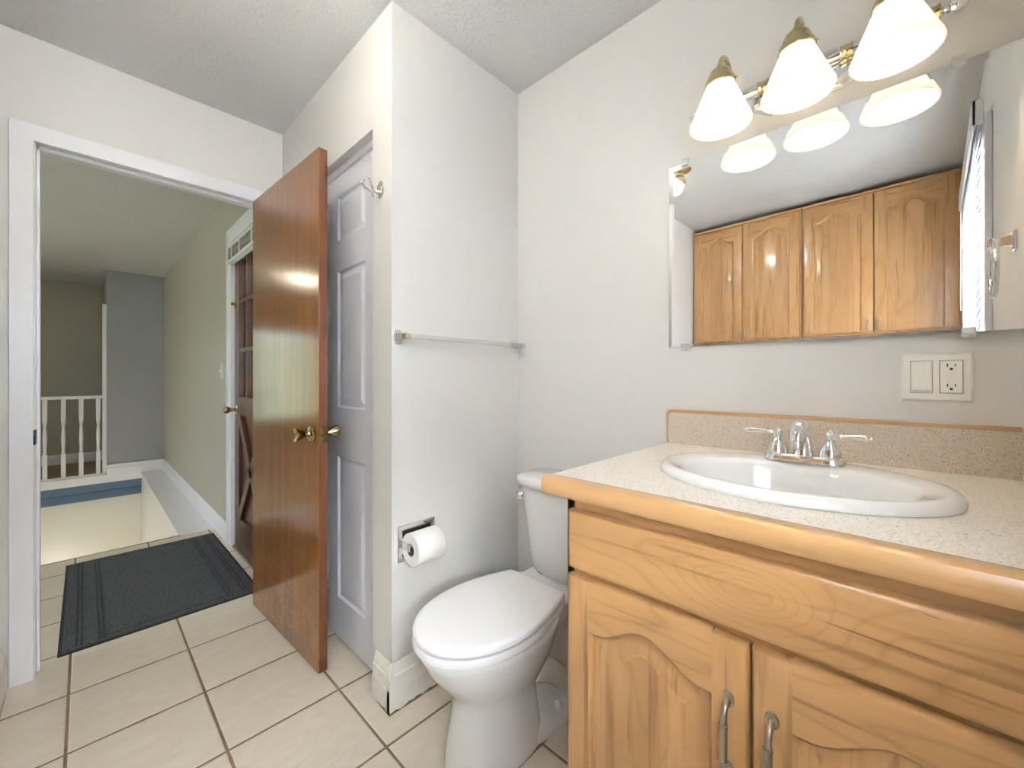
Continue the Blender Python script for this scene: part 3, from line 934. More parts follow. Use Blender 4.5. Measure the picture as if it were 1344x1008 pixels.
# hall windows (left one unseen, added to bring in daylight; the far one is what the brown door reflects)
for nm, mbf, pane, lab in (
    ('window_2', B(FX0, FX1, 8.09, 8.11, FZ0 - .03, FZ0).box(FX0, FX0 + .05, 8.12, 8.2, FZ0, FZ1).box(FX1 - .05, FX1, 8.12, 8.2, FZ0, FZ1).box(FX0, FX1, 8.12, 8.2, FZ1 - .05, FZ1).box(FX0, FX1, 8.12, 8.2, FZ0, FZ0 + .05), B(FX0 + .05, FX1 - .05, 8.155, 8.161, FZ0 + .05, FZ1 - .05), 'tall window at the far end of the hall, reflected in the brown door'),
    ('window_added', B(-3.58, -3.52, 2.8, 2.85, .6, 2.1).box(-3.58, -3.52, 4.55, 4.6, .6, 2.1).box(-3.58, -3.52, 2.8, 4.6, 2.05, 2.1).box(-3.58, -3.52, 2.8, 4.6, .6, .65), B(-3.553, -3.547, 2.85, 4.55, .65, 2.05), 'wide unseen hall window added on the left to let in fill daylight')):
    o = obj(nm, mbf, 'trim', None, lab, 'window', kind='structure', smooth=False)
    off = WORLD[o.name]
    obj('window_pane', pane, 'pane', o)

# ================================================================== MIRROR
th = radians(1.1)
MR = thing('wall_mirror', 'large frameless wall mirror above the vanity, held by clear clips', 'mirror', (XM - .007, 0.568, 1.244), rotz=-th)
mw, mh, bw = 0.764, 0.604, 0.0175
# local: y from 0 (left edge) to -mw (right edge), face towards -x
b = bmesh.new()
def mring(d, x): return [b.verts.new(p) for p in ((x, -d, d), (x, -mw + d, d), (x, -mw + d, mh - d), (x, -d, mh - d))]
r0 = mring(0, 0.0045); r1 = mring(0, 0.0006); r2 = mring(bw, 0.0)
mbv = MB()
for A_, B_ in ((r0, r1), (r1, r2)):
    for k in range(4): b.faces.new((A_[k], A_[(k + 1) % 4], B_[(k + 1) % 4], B_[k]))
b.faces.new(r0)
bmesh.ops.recalc_face_normals(b, faces=b.faces)
mbv.merge(b)
obj('mirror_edge', mbv, 'bevel', MR, smooth=False)
b = bmesh.new()
vs = mring(bw, 0.0)
b.faces.new(vs)
for f in b.faces:
    f.normal_update()
    if f.normal.x > 0: f.normal_flip()
mg = MB(); mg.merge(b)
obj('mirror_glass', mg, 'mirror', MR, smooth=False)
for (y, z, s) in ((-0.055, mh, 1), (-0.66, mh, 1), (-0.055, 0.0, -1), (-0.675, 0.0, -1)):
    c = MB()
    c.box(-.006, .006, y - .011, y + .011, z - .002 if s > 0 else z - .013, z + .013 if s > 0 else z + .002, 0.002)
    c.box(-.008, -.001, y - .011, y + .011, z - .010 if s > 0 else z - .004, z + .004 if s > 0 else z + .010, 0.002)
    c.lathe([(0, 0), (.0035, 0), (.003, .002), (0, .0025)], 12, T(-.006, y, z + s * .006) @ RY(-pi / 2))
    obj('mirror_clip', c, 'clip', MR, 'clear plastic clip')

# ================================================================== VANITY LIGHT
VL = thing('vanity_light', 'three-lamp chrome and brass vanity light with ribbed white bell shades', 'wall light', (XM, 0.19, 1.95))
LZ = 1.966; BX = XM - 0.035
obj('backplate', MB().loft([[(XM - d, 0.19 + sy * k, LZ - 0.012 + sz * k) for sy, sz in ((-.132, -.026), (-.132, .026), (-.085, .056), (.085, .056), (.132, .026), (.132, -.026), (.085, -.056), (-.085, -.056))] for d, k in ((0.0, 1.0), (.006, 1.0), (.012, .93), (.014, .84), (.024, .76), (.026, .55))]), 'chrome', VL, smooth=False)
bar = MB()
pr_ = [(0.0, -.0), (.008, 0), (.017, .004), (.017, .21)]
bar.tube([(BX, 0.445, LZ), (BX, -0.062, LZ)], .0155, 28)
for k in range(6):
    pass
obj('crossbar', bar, 'chrome', VL)
for yy in (0.283, 0.100, -0.05, 0.43):
    obj('brass_collar', MB().lathe([(.0165, -.013), (.0195, -.013), (.0195, -.009), (.018, -.007), (.018, .007), (.0195, .009), (.0195, .013), (.0165, .013)], 28, T(BX, yy, LZ) @ RX(pi / 2)), 'brass', VL, 'brass collar')
for yy, s in ((-0.062, -1), (0.445, 1)):
    obj('finial', MB().lathe([(0, 0), (.012, 0), (.012, .004), (.006, .007), (.006, .011), (.013, .016), (.0165, .026), (.014, .037), (.007, .043), (0, .045)], 24, T(BX, yy, LZ) @ RX(pi / 2 if s < 0 else -pi / 2)), 'chrome', VL)
SX = XM - 0.142
shade_prof = [(.0285, 1.978), (.031, 1.974), (.034, 1.966), (.0365, 1.955), (.043, 1.938), (.053, 1.913), (.063, 1.888), (.071, 1.868), (.0765, 1.855), (.0775, 1.850), (.0765, 1.847), (.0745, 1.850), (.070, 1.863), (.061, 1.888), (.051, 1.913), (.041, 1.938), (.0345, 1.955), (.031, 1.968), (.0265, 1.975)]
for yy in (0.367, 0.189, 0.011):
    arm = MB()
    pts = []
    for k in range(15):
        a = pi * k / 14
        pts.append((BX - .004 - (BX - SX) / 2 * (1 - cos(a)) * .98, yy, 1.990 + .068 * sin(a)))
    pts = [(BX, yy, LZ)] + pts + [(SX, yy, 1.985)]
    arm.tube(pts, .0075, 12)
    obj('arm', arm, 'brass', VL, 'curved brass arm')
    obj('shade_fitter', MB().lathe([(0, 2.012), (.0105, 2.012), (.0105, 2.004), (.019, 2.002), (.026, 1.996), (.030, 1.987), (.0315, 1.978), (.0375, 1.971), (.040, 1.957), (.0385, 1.955), (.036, 1.962), (.030, 1.972), (.01, 1.978), (0, 1.978)], 28, T(SX, yy, 0)).sphere((SX, yy - .041, 1.962), .004, 10), 'brass', VL, 'brass fitter cup')
    sh = MB().lathe(shade_prof, 144, T(SX, yy, 0), flute=48, famp=0.018)
    so = obj('lamp_shade', sh, 'shade', VL, 'lit ribbed white glass shade', angle=180)
    blb = MB().lathe([(0, 1.885), (.012, 1.887), (.022, 1.898), (.026, 1.914), (.022, 1.932), (.013, 1.95), (.012, 1.972), (0, 1.972)], 20, T(SX, yy, 0))
    obj('bulb', blb, 'dome', so, 'lit bulb')
    point_light('vanity_lamp_light', (SX, yy, 1.880), 0.32, WARM, 0.025)

# ================================================================== SWITCH / OUTLET PLATE
OP = thing('outlet_plate', 'white double wall plate with rocker switch and outlet beside the mirror', 'outlet', (XM, -0.058, 1.087))
py0, py1, pz0, pz1 = -0.116, 0.001, 1.087, 1.200
obj('cover_plate', MB().loft([[(XM - d, y, z) for y, z in ((py0 + e, pz0 + e), (py1 - e, pz0 + e), (py1 - e, pz1 - e), (py0 + e, pz1 - e))] for d, e in ((0, 0), (.003, 0.0005), (.0065, .005))]), 'ivory', OP, smooth=False)
ry, oy = -0.0335, -0.0815
obj('rocker_switch', B(XM - .0085, XM - .004, ry - .0175, ry + .0175, 1.107, 1.181, 0.001).prism([(XM - .0085, 1.1805 - .0035), (XM - .0100, 1.175), (XM - .0135, 1.1135), (XM - .0085, 1.1095)], 1, ry - .0145, ry + .0145), 'ivory', OP)
obj('rocker_gap', B(XM - .0069, XM - .004, ry - .0184, ry + .0184, 1.1061, 1.1819), 'card', OP, 'grey gap line round the rocker')
obj('outlet_gap', B(XM - .0069, XM - .004, oy - .0184, oy + .0184, 1.1061, 1.1819), 'card', OP, 'grey gap line round the outlet')
outo = obj('outlet_face', B(XM - .0098, XM - .004, oy - .0175, oy + .0175, 1.107, 1.181, 0.0015).box(XM - .0108, XM - .009, oy - .007, oy + .007, 1.1452, 1.1515, 0.0005).box(XM - .0108, XM - .009, oy - .007, oy + .007, 1.1365, 1.1428, 0.0005), 'ivory', OP)
for zc in (1.1705, 1.1250):
    obj('plug_slot', B(XM - .0101, XM - .009, oy + .0052, oy + .0072, zc - .0035, zc + .0035), 'black', outo, 'black plug slot')
    obj('plug_slot', B(XM - .0101, XM - .009, oy - .0072, oy - .0055, zc - .0030, zc + .0030), 'black', outo, 'black plug slot')
    obj('ground_slot', MB().lathe([(0, 0), (.0028, 0), (.0028, .0005), (0, .0005)], 12, T(XM - .0097, oy, zc - .0085) @ RY(-pi / 2)), 'black', outo, 'black round plug hole')
for y in (ry, oy):
    for z in (1.0955, 1.1925):
        obj('plate_screw', MB().lathe([(0, 0), (.0028, 0), (.0024, .001), (0, .0012)], 12, T(XM - .0062, y, z) @ RY(-pi / 2)), 'ivory', OP)

# ================================================================== VANITY CABINET
vy0, vy1 = -0.185, 0.520
VX = 0.718   # face frame
VC = thing('vanity_cabinet', 'maple vanity cabinet with arched panel doors under the sink', 'cabinet', (1.03, 0.17, 0))
bd = MB()
bd.box(VX, XM - .02, vy1 - .018, vy1, 0.0, 0.896)
bd.box(VX, XM - .02, vy0, vy0 + .018, 0.0, 0.896)
bd.box(XM - .03, XM - .02, vy0, vy1, 0.0, 0.896)
bd.box(VX, XM - .02, vy0, vy1, 0.09, 0.108)
obj('carcass', bd, 'maple_v', VC)
for ya_, yb_ in ((vy1 - .035, vy1), (vy0, vy0 + .035)): obj('frame_stile', B(VX, VX + .019, ya_, yb_, 0.09, 0.896, .001), 'maple_v', VC)
fg = MB()
fg.box(VX + .0005, VX + .019, vy0 + .034, vy1 - .034, 0.853, 0.896); fg.box(VX + .0005, VX + .019, vy0 + .034, vy1 - .034, 0.715, 0.760); fg.box(VX + .0005, VX + .019, vy0 + .034, vy1 - .034, 0.09, 0.125)
fg.box(VX + .0005, VX + .019, 0.145, 0.190, 0.12, 0.72)
obj('frame_rail', fg, 'maple_dark', VC)
obj('toe_kick', B(VX + .07, VX + .085, vy0, vy1, 0.0, 0.09), 'maple_dark', VC)


def slab_front(y0, y1, z0, z1, x1, t=.019, r=.007):
    """front with rounded edges facing -x"""
    return MB().loft([[(x1 - d, y, z) for y, z in ((y0 + e, z0 + e), (y1 - e, z0 + e), (y1 - e, z1 - e), (y0 + e, z1 - e))] for d, e in ((0, 0), (t - r, 0), (t - r * .55, r * .18), (t - r * .2, r * .55), (t, r * 1.3))])


obj('drawer_front', slab_front(-0.172, 0.507, 0.746, 0.866, VX), 'maple_figured', VC, 'wide plain drawer front with figured maple grain')


def arch(u):
    """cathedral arch height factor, u in -1..1"""
    a = abs(u)
    if a > 0.86: return 0.0
    t = 1 - a / 0.86
    return (0.5 - 0.5 * cos(pi * t))


def arch_door(parent, y0, y1, z0, z1, xf, sgn, stile, toprail, botrail, rise, hy, hz, hlen, handle_mat='nickel', name='door'):
    """raised-panel cathedral door. face plane x = xf, facing sgn*x (-1 = towards -x)."""
    X = lambda d: xf - sgn * d            # d = depth behind the face
    r = .006
    ya, yb = y0 + stile, y1 - stile
    zt, zb = z1 - toprail - rise, z0 + botrail
    n = 28
    root = None
    stiles = []
    for (a, b_) in ((y0, ya), (yb, y1)):
        out_lo = a == y0
        prof = [(.019, a), (.006 if out_lo else 0.0, a), (.0015, a + (.003 if out_lo else 0)), (0.0, a + (.009 if out_lo else 0))]
        prof2 = [(0.0, b_ - (0 if out_lo else .009)), (.0015, b_ - (0 if out_lo else .003)), (.006 if not out_lo else 0.0, b_), (.019, b_)]
        pts = [(X(d), y) for d, y in (prof if out_lo else [(.019, a), (0.0, a)]) + (prof2 if not out_lo else [(0.0, b_), (.019, b_)])]
        st = MB(); st.prism(pts, 2, z0 + .003, z1 - .003)
        stiles.append(st)
    # top rail with arched lower edge, bottom rail
    rl = MB()
    top = []
    for i in range(n + 1):
        y = ya + (yb - ya) * i / n
        u = 2 * i / n - 1
        top.append((y, zt + rise * arch(u)))
    bb = bmesh.new()
    rows = []
    for (y, z) in top:
        rows.append([bb.verts.new(p) for p in ((X(.019), y, z), (X(.0), y, z), (X(0.0), y, z1 - .009), (X(.0015), y, z1 - .003), (X(.006), y, z1), (X(.019), y, z1))])
    for A_, B_ in zip(rows, rows[1:]):
        for k in range(5): bb.faces.new((A_[k], A_[k + 1], B_[k + 1], B_[k]))
        bb.faces.new((A_[5], A_[0], B_[0], B_[5]))
    bmesh.ops.recalc_face_normals(bb, faces=bb.faces)
    rl.merge(bb)
    rl2 = MB()
    rl2.prism([(X(.019), z0), (X(.006), z0), (X(.0015), z0 + .003), (X(0), z0 + .009), (X(0), zb), (X(.019), zb)], 1, ya, yb)
    # raised panel : nested rings following the arch
    def ring(e, d):
        pts = [(X(d), ya + e, zb + e), (X(d), yb - e, zb + e)]
        for i in range(n + 1):
            y = yb - e - (yb - ya - 2 * e) * i / n
            u = 2 * i / n - 1
            pts.append((X(d), y, zt + rise * arch(u) - e))
        return pts
    pb = bmesh.new()
    rr = [[pb.verts.new(p) for p in ring(e, d)] for e, d in ((0, .0005), (.0035, .0035), (.006, .009), (.010, .010), (.022, .0062), (.036, .0025), (.0395, .0016), (.0405, .0008))]
    m_ = len(rr[0])
    for A_, B_ in zip(rr, rr[1:]):
        for k in range(m_): pb.faces.new((A_[k], A_[(k + 1) % m_], B_[(k + 1) % m_], B_[k]))
    # inner cap: strips between the arch points and the foot line
    last = rr[-1]
    foot = []
    for i in range(n + 1):
        top_v = last[2 + i]
        foot.append(top_v)
    lowv = [last[1]] + [pb.verts.new((last[2 + i].co.x, last[2 + i].co.y, last[0].co.z)) for i in range(1, n)] + [last[0]]
    for i in range(n):
        pb.faces.new((foot[i], foot[i + 1], lowv[i + 1], lowv[i]))
    bmesh.ops.recalc_face_normals(pb, faces=pb.faces)
    pm = MB(); pm.merge(pb)
    pm.box(min(X(.012), X(.019)), max(X(.012), X(.019)), ya - .002, yb + .002, zb - .002, zt + rise)
    root = obj(name, pm, 'maple_p', parent)
    for st in stiles: obj('door_stile', st, 'maple_v', root)
    obj('door_rail', rl, 'maple_h', root); obj('door_rail', rl2, 'maple_h', root)
    # bow handle
    hb = MB()
    z_a, z_b = hz - hlen / 2, hz + hlen / 2
    xo = lambda d: xf + sgn * d
    k_ = hlen / .115
    pts = [(xo(.004), hy, z_b - .004), (xo(.016 * k_), hy, z_b - .007), (xo(.0225 * k_), hy, z_b - .016), (xo(.026 * k_), hy, z_b - .032), (xo(.028 * k_), hy, hz), (xo(.026 * k_), hy, z_a + .032), (xo(.0225 * k_), hy, z_a + .016), (xo(.016 * k_), hy, z_a + .007), (xo(.004), hy, z_a + .004)]
    rad = [.0055, .0045, .0042, .0052, .0066, .0052, .0042, .0045, .0055]
    # smooth the path
    P2, R2 = [], []
    for i in range(len(pts) - 1):
        for t in (0, .33, .66):
            p, q = Vector(pts[i]), Vector(pts[i + 1]); P2.append(p.lerp(q, t)); R2.append(rad[i] * (1 - t) + rad[i + 1] * t)
    P2.append(Vector(pts[-1])); R2.append(rad[-1])
    hb.tube(P2, R2, 14)
    for zz in (z_b - .003, z_a + .003):
        hb.lathe([(0, 0), (.0085, 0), (.0095, .0015), (.0085, .0045), (.004, .006), (0, .006)], 20, T(xf, hy, zz) @ RY(sgn * pi / 2) @ Matrix.Scale(1.35, 4, (1, 0, 0)))
    for zz, s in ((z_b - .030, 1), (z_a + .030, -1)):
        hb.lathe([(.0045, -.003), (.0068, -.002), (.0068, .002), (.0045, .003)], 16, T(xo(.0258 * k_), hy, zz))
    obj('handle', hb, handle_mat, root, 'brushed nickel bow handle')
    return root


arch_door(VC, 0.170, 0.508, 0.125, 0.734, VX - .019, -1, 0.052, 0.060, 0.060, 0.042, 0.197, 0.583, 0.115)
arch_door(VC, -0.172, 0.165, 0.125, 0.734, VX - .019, -1, 0.052, 0.060, 0.060, 0.042, 0.138, 0.583, 0.115)

# ================================================================== COUNTERTOP
ZT = 0.927
cx0, cx1, cy0, cy1 = 0.722, XM, -0.20, 0.566
SCX, SCY, SA, SB = 1.016, 0.175, 0.256, 0.208     # sink centre, half length (y), half depth (x)
def counter_mesh():
    hx, hy = SCX, SCY; ax, ay = SB - .012, SA - .012
    angs = [2 * pi * i / 96 for i in range(96)]
    for (x, y) in ((cx0, cy0), (cx0, cy1), (cx1, cy0), (cx1, cy1)):
        angs.append(math.atan2(y - hy, x - hx) % (2 * pi))
    angs = sorted(set(round(a, 6) for a in angs))
    b = bmesh.new(); inn, out, inn2, out2 = [], [], [], []
    for a in angs:
        c, s = cos(a), sin(a)
        t = min((cx1 - hx) / c if c > 1e-9 else 9, (cx0 - hx) / c if c < -1e-9 else 9, (cy1 - hy) / s if s > 1e-9 else 9, (cy0 - hy) / s if s < -1e-9 else 9)
        k = 1 / math.sqrt((c / ax) ** 2 + (s / ay) ** 2)
        inn.append(b.verts.new((hx + c * k, hy + s * k, ZT))); out.append(b.verts.new((hx + c * t, hy + s * t, ZT)))
        inn2.append(b.verts.new((hx + c * k, hy + s * k, ZT - .031))); out2.append(b.verts.new((hx + c * t, hy + s * t, ZT - .031)))
    n = len(angs)
    for i in range(n):
        j = (i + 1) % n
        b.faces.new((inn[i], out[i], out[j], inn[j])); b.faces.new((inn2[i], inn2[j], out2[j], out2[i]))
        b.faces.new((out[i], out2[i], out2[j], out[j])); b.faces.new((inn[i], inn[j], inn2[j], inn2[i]))
    bmesh.ops.recalc_face_normals(b, faces=b.faces)
    m = MB(); m.merge(b); return m


CT = obj('countertop', counter_mesh(), 'laminate', None, 'speckled beige laminate vanity top with maple front edge', 'countertop', smooth=False)
obj('front_edge_trim', MB().prism([(0.7215, 0.892), (0.7215, 0.9275), (0.716, 0.9285), (0.694, 0.9285), (0.687, 0.9255), (0.684, 0.919), (0.684, 0.898), (0.687, 0.893), (0.691, 0.892)], 1, cy0, cy1), 'maple_trim', CT, 'maple front edge strip')
obj('edge_seam', B(0.7213, 0.7232, cy0, cy1 - .001, 0.924, 0.9274), 'caulk', CT)
obj('backsplash', MB().prism([(cy0 + .018, ZT), (cy1 - .002, ZT), (cy1 - .002, 1.020), (cy1 - .006, 1.026), (cy1 - .012, 1.028), (cy0 + .018, 1.028)], 0, XM - .020, XM - .001), 'splash', CT, 'speckled laminate backsplash')
obj('backsplash_trim', MB().prism([(cy0 + .018, 1.028), (cy1 - .012, 1.028), (cy1 - .006, 1.026), (cy1 - .002, 1.020), (cy1 - .002, ZT), (cy1 + .002, ZT), (cy1 + .003, 1.026), (cy1 - .002, 1.034), (cy1 - .010, 1.0375), (cy0 + .018, 1.0375)], 0, XM - .0215, XM - .001), 'maple_trim', CT, 'thin maple cap strip')
obj('side_splash', B(0.76, XM - .001, cy0 + .001, cy0 + .018, ZT, 1.034, .001), 'splash', CT)

# ================================================================== SINK
sk = MB()
def ell(cx, cy, sx, sy, z, n=72): return [(cx + sx * cos(2 * pi * i / n), cy + sy * sin(2 * pi * i / n), z) for i in range(n)]
secs = [ell(SCX, SCY, SB - .016, SA - .016, ZT - .02), ell(SCX, SCY, SB - .013, SA - .013, ZT + .0005), ell(SCX, SCY, SB - .001, SA - .001, ZT + .0008), ell(SCX, SCY, SB, SA, ZT + .006), ell(SCX, SCY, SB - .003, SA - .003, ZT + .014), ell(SCX, SCY, SB - .010, SA - .010, ZT + .0195), ell(SCX, SCY, SB - .019, SA - .019, ZT + .0205), ell(SCX - .008, SCY, SB - .032, SA - .028, ZT + .0185)]
for k, (sx, sy, z, dx) in enumerate([(.168, .210, ZT + .0165, -.022), (.160, .203, ZT + .013, -.026), (.152, .196, ZT + .004, -.028), (.146, .190, ZT - .012, -.028), (.136, .178, ZT - .045, -.028), (.120, .158, ZT - .085, -.024), (.096, .125, ZT - .120, -.018), (.060, .075, ZT - .140, -.010), (.024, .024, ZT - .146, 0), (.020, .020, ZT - .152, 0)]):
    secs.append(ell(SCX + dx, SCY, sx, sy, z))
sk.loft(secs, cap=False)
b = bmesh.new()
SK = obj('bathroom_sink', sk, 'porcelain', None, 'white oval drop-in sink set in the speckled countertop', 'sink', angle=60)
obj('sink_drain', MB().lathe([(0, .0), (.010, .001), (.014, .0), (.021, -.001), (.024, .001), (.021, .0035), (.012, .003), (.0, .006)], 24, T(SCX, SCY, ZT - .1505)), 'chrome', SK)

# ================================================================== FAUCET
FC = thing('faucet', 'chrome two-handle faucet on the back rim of the sink', 'faucet', (1.175, 0.163, ZT + .018))
fy = 0.168; fx = 1.170; fz = ZT + .0175
def stad(cx, cy, hx, hy, z, n=40):
    pts = []
    for i in range(n):
        a = 2 * pi * i / n
        c, s = cos(a), sin(a)
        pts.append((cx + hx * math.copysign(abs(c) ** .55, c), cy + hy * math.copysign(abs(s) ** .45, s), z))
    return pts
obj('base_plate', MB().loft([stad(fx, fy, .026, .078, fz), stad(fx, fy, .026, .078, fz + .004), stad(fx, fy, .0235, .075, fz + .014), stad(fx, fy, .021, .072, fz + .0165), stad(fx, fy, .018, .070, fz + .017)]), 'chrome', FC)
sp_ = MB()
path = [(fx, fy, fz + .012), (fx, fy, fz + .03), (fx - .001, fy, fz + .050), (fx - .008, fy, fz + .070), (fx - .022, fy, fz + .083), (fx - .042, fy, fz + .086), (fx - .060, fy, fz + .079), (fx - .070, fy, fz + .064), (fx - .073, fy, fz + .054)]
sp_.tube(path, [.0215, .0185, .016, .0155, .0165, .0175, .017, .0155, .0145], 24)
sp_.tube([(fx - .073, fy, fz + .056), (fx - .0745, fy, fz + .038)], [.0128, .0122], 24)
obj('spout', sp_, 'chrome', FC)
for s in (-1, 1):
    hy = fy + s * .051
    hd = MB()
    hd.lathe([(0, .012), (.0225, .012), (.023, .018), (.0215, .028), (.017, .040), (.0115, .050), (.0085, .055), (.0085, .058), (.0105, .061), (.0105, .069), (.006, .073), (.0035, .076), (.0035, .079), (0, .080)], 28, T(fx, hy, fz))
    ho = obj('faucet_handle', hd, 'chrome', FC)
    lv = MB()
    lv.tube([(fx, hy, fz + .065), (fx - .001, hy + s * .013, fz + .0655), (fx - .002, hy + s * .018, fz + .0655), (fx - .003, hy + s * .022, fz + .066), (fx - .004, hy + s * .034, fz + .0665), (fx - .006, hy + s * .050, fz + .067), (fx - .008, hy + s * .062, fz + .067), (fx - .0085, hy + s * .066, fz + .067)], [.0055, .005, .007, .0042, .0055, .0068, .0075, .005], 16, flat=.9)
    lv.sphere((fx - .0088, hy + s * .069, fz + .067), .0032, 12)
    obj('lever', lv, 'chrome', ho)

# ================================================================== TOILET
TY = 0.932
TL = thing('toilet', 'white two-piece toilet with closed lid between vanity and towel wall', 'toilet', (0.95, TY, 0))
def egg(xf, xb, b_, z, n=56, pw=1.0, cfrac=.52):
    cx = xf + (xb - xf) * cfrac
    pts = []
    for i in range(n):
        a = 2 * pi * i / n
        c, s = cos(a), sin(a)
        if c < 0: x = cx + (cx - xf) * c; y = b_ * s
        else:
            x = cx + (xb - cx) * math.copysign(abs(c) ** .8, c); y = b_ * math.copysign(abs(s) ** (.85), s)
        pts.append((x, TY + y, z))
    return pts
bw_ = MB()
bw_.loft([egg(.722, 1.06, .121, 0.0), egg(.722, 1.06, .121, .012), egg(.728, 1.05, .119, .05), egg(.742, 1.04, .112, .12), egg(.748, 1.035, .111, .17), egg(.744, 1.04, .118, .20), egg(.722, 1.06, .134, .235), egg(.690, 1.08, .152, .275), egg(.662, 1.10, .165, .315), egg(.645, 1.11, .171, .35), egg(.639, 1.115, .173, .362), egg(.638, 1.12, .173, .374), egg(.643, 1.12, .168, .379), egg(.70, 1.09, .12, .379)])
# trapway and rear foot
def rrect(cx, cy, hx, hy, z, e=.35, n=40):
    return [(cx + hx * math.copysign(abs(cos(2 * pi * i / n)) ** e, cos(2 * pi * i / n)), cy + hy * math.copysign(abs(sin(2 * pi * i / n)) ** e, sin(2 * pi * i / n)), z) for i in range(n)]
bw_.loft([rrect(1.11, TY, .175, .125, 0, .5), rrect(1.11, TY, .175, .125, .02, .5), rrect(1.11, TY, .165, .113, .034, .5), rrect(1.11, TY, .150, .090, .042, .5), rrect(1.12, TY, .140, .070, .07, .5), rrect(1.13, TY, .135, .062, .15, .5), rrect(1.14, TY, .135, .075, .25, .5), rrect(1.17, TY, .150, .115, .33, .5), rrect(1.18, TY, .165, .130, .36, .5), rrect(1.18, TY, .165, .130, .392, .5)])
bw_.tube([(.99, TY - .075, .205), (1.06, TY - .078, .175), (1.12, TY - .076, .13), (1.16, TY - .072, .08)], [.035, .038, .036, .03], 16)
bw_.tube([(.99, TY + .075, .205), (1.06, TY + .078, .175), (1.12, TY + .076, .13), (1.16, TY + .072, .08)], [.035, .038, .036, .03], 16)
obj('bowl', bw_, 'porcelain', TL, angle=60)
for s in (-1, 1):
    obj('bolt_cap', MB().lathe([(.0155, .026), (.0145, .045), (.011, .056), (.006, .061), (0, .062)], 20, T(1.095, TY + s * .098, 0)), 'plastic', TL)


def lid_outline(z, e, xf=.622, xb=1.108):
    half = [(0, 0), (.002, .025), (.010, .055), (.028, .088), (.062, .124), (.110, .152), (.170, .171), (.235, .178), (.305, .174), (.375, .158), (.430, .141), (.468, .128), (.486, .118)]
    L = .486
    pts = []
    k = (xb - xf) / L
    P = [(xf + a * k, w) for a, w in half]
    P = [(.86 + (x - .86) * (1 - e / .24), w * (1 - e / .178)) for x, w in P]
    for x, w in P: pts.append((x, TY + w, z))
    for x, w in P[:0:-1]: pts.append((x, TY - w, z))
    return pts


def smooth_outline(pts, it=2):
    # Chaikin rounding except for the two rear corners (kept crisp enough)
    for _ in range(it):
        q = []
        n = len(pts)
        for i in range(n):
            a, b_ = Vector(pts[i]), Vector(pts[(i + 1) % n])
            q += [tuple(a * .75 + b_ * .25), tuple(a * .25 + b_ * .75)]
        pts = q
    return pts


so_ = lambda z, e, **k: smooth_outline(lid_outline(z, e, **k))
obj('seat', MB().loft([so_(.379, .026), so_(.3855, .026), so_(.3858, .003), so_(.388, .0), so_(.404, .0), so_(.4085, .003), so_(.409, .026), so_(.416, .028)]), 'seat', TL, angle=50)
obj('lid', MB().loft([so_(.4150, .026), so_(.4155, .004), so_(.4175, .0), so_(.424, .0), so_(.430, .003), so_(.4335, .009), so_(.4345, .02), so_(.4365, .06)]), 'seat', TL, angle=50)
for s in (-1, 1): obj('seat_hinge', B(1.085, 1.125, TY + s * .075 - .02, TY + s * .075 + .02, .392, .424, .006), 'seat', TL)


def tank_sec(xf, xb, hw, z, n=64):
    pts = []
    cx = (xf + xb) / 2; hx = (xb - xf) / 2
    for i in range(n):
        a = 2 * pi * i / n
        c, s = cos(a), sin(a)
        x = math.copysign(abs(c) ** .42, c) * hx; y = math.copysign(abs(s) ** .42, s) * hw
        if x < 0: x += .016 * (y / hw) ** 2      # bowed front
        pts.append((cx + x, TY + y, z))
    return pts


obj('tank', MB().loft([tank_sec(1.200, 1.350, .125, .392), tank_sec(1.190, 1.352, .133, .41), tank_sec(1.182, 1.354, .141, .47), tank_sec(1.172, 1.355, .158, .60), tank_sec(1.165, 1.355, .172, .70), tank_sec(1.163, 1.355, .175, .727)]), 'porcelain', TL, angle=60)
obj('tank_lid', MB().loft([tank_sec(1.154, 1.358, .185, .7275), tank_sec(1.150, 1.360, .189, .731), tank_sec(1.149, 1.360, .190, .752), tank_sec(1.153, 1.358, .187, .760), tank_sec(1.165, 1.352, .176, .765)]), 'porcelain', TL, angle=60)
fl_ = MB()
fl_.lathe([(0, -.012), (.018, -.012), (.0185, 0), (.021, .002), (.021, .006), (.017, .013), (.009, .018), (0, .019)], 28, T(1.170, TY + .138, .693) @ RY(-pi / 2))
fl_.tube([(1.152, TY + .138, .693), (1.147, TY + .130, .689), (1.147, TY + .112, .685), (1.148, TY + .103, .684)], [.006, .0065, .0075, .005], 12, flat=.7)
obj('flush_lever', fl_, 'chrome', TL, 'chrome flush lever')

# ================================================================== PAPER HOLDER AND ROLL
PH = thing('paper_holder', 'recessed chrome toilet paper holder in the towel wall', 'toilet paper holder', (0.828, YT, 0.495))
px0, px1, pz0, pz1 = 0.750, 0.906, 0.497, 0.625
pf = MB()
def frame_ring(o, i, d0, d1):
    pass
secs = []
for (e, d) in ((0, 0.0), (0, .003), (.003, .006), (.014, .0065), (.019, .004), (.021, -.001)):
    secs.append([(px0 + e, YT - d, pz0 + e), (px1 - e, YT - d, pz0 + e), (px1 - e, YT - d, pz1 - e), (px0 + e, YT - d, pz1 - e)])
pf.loft(secs, cap=False)
obj('frame', pf, 'chrome', PH, smooth=False)
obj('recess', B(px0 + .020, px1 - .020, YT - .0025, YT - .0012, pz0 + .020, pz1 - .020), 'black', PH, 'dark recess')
PYR, PZR = YT - .052, 0.563
for s, x in ((0, px0 + .012), (1, px1 - .012)):
    obj('roller_arm', B(x - .0025, x + .0025, PYR - .010, YT - .004, PZR - .012, PZR + .012, .001), 'chrome', PH)
obj('roller', MB().tube([(px0 + .012, PYR, PZR), (px1 - .012, PYR, PZR)], .0095, 20), 'chrome', PH)
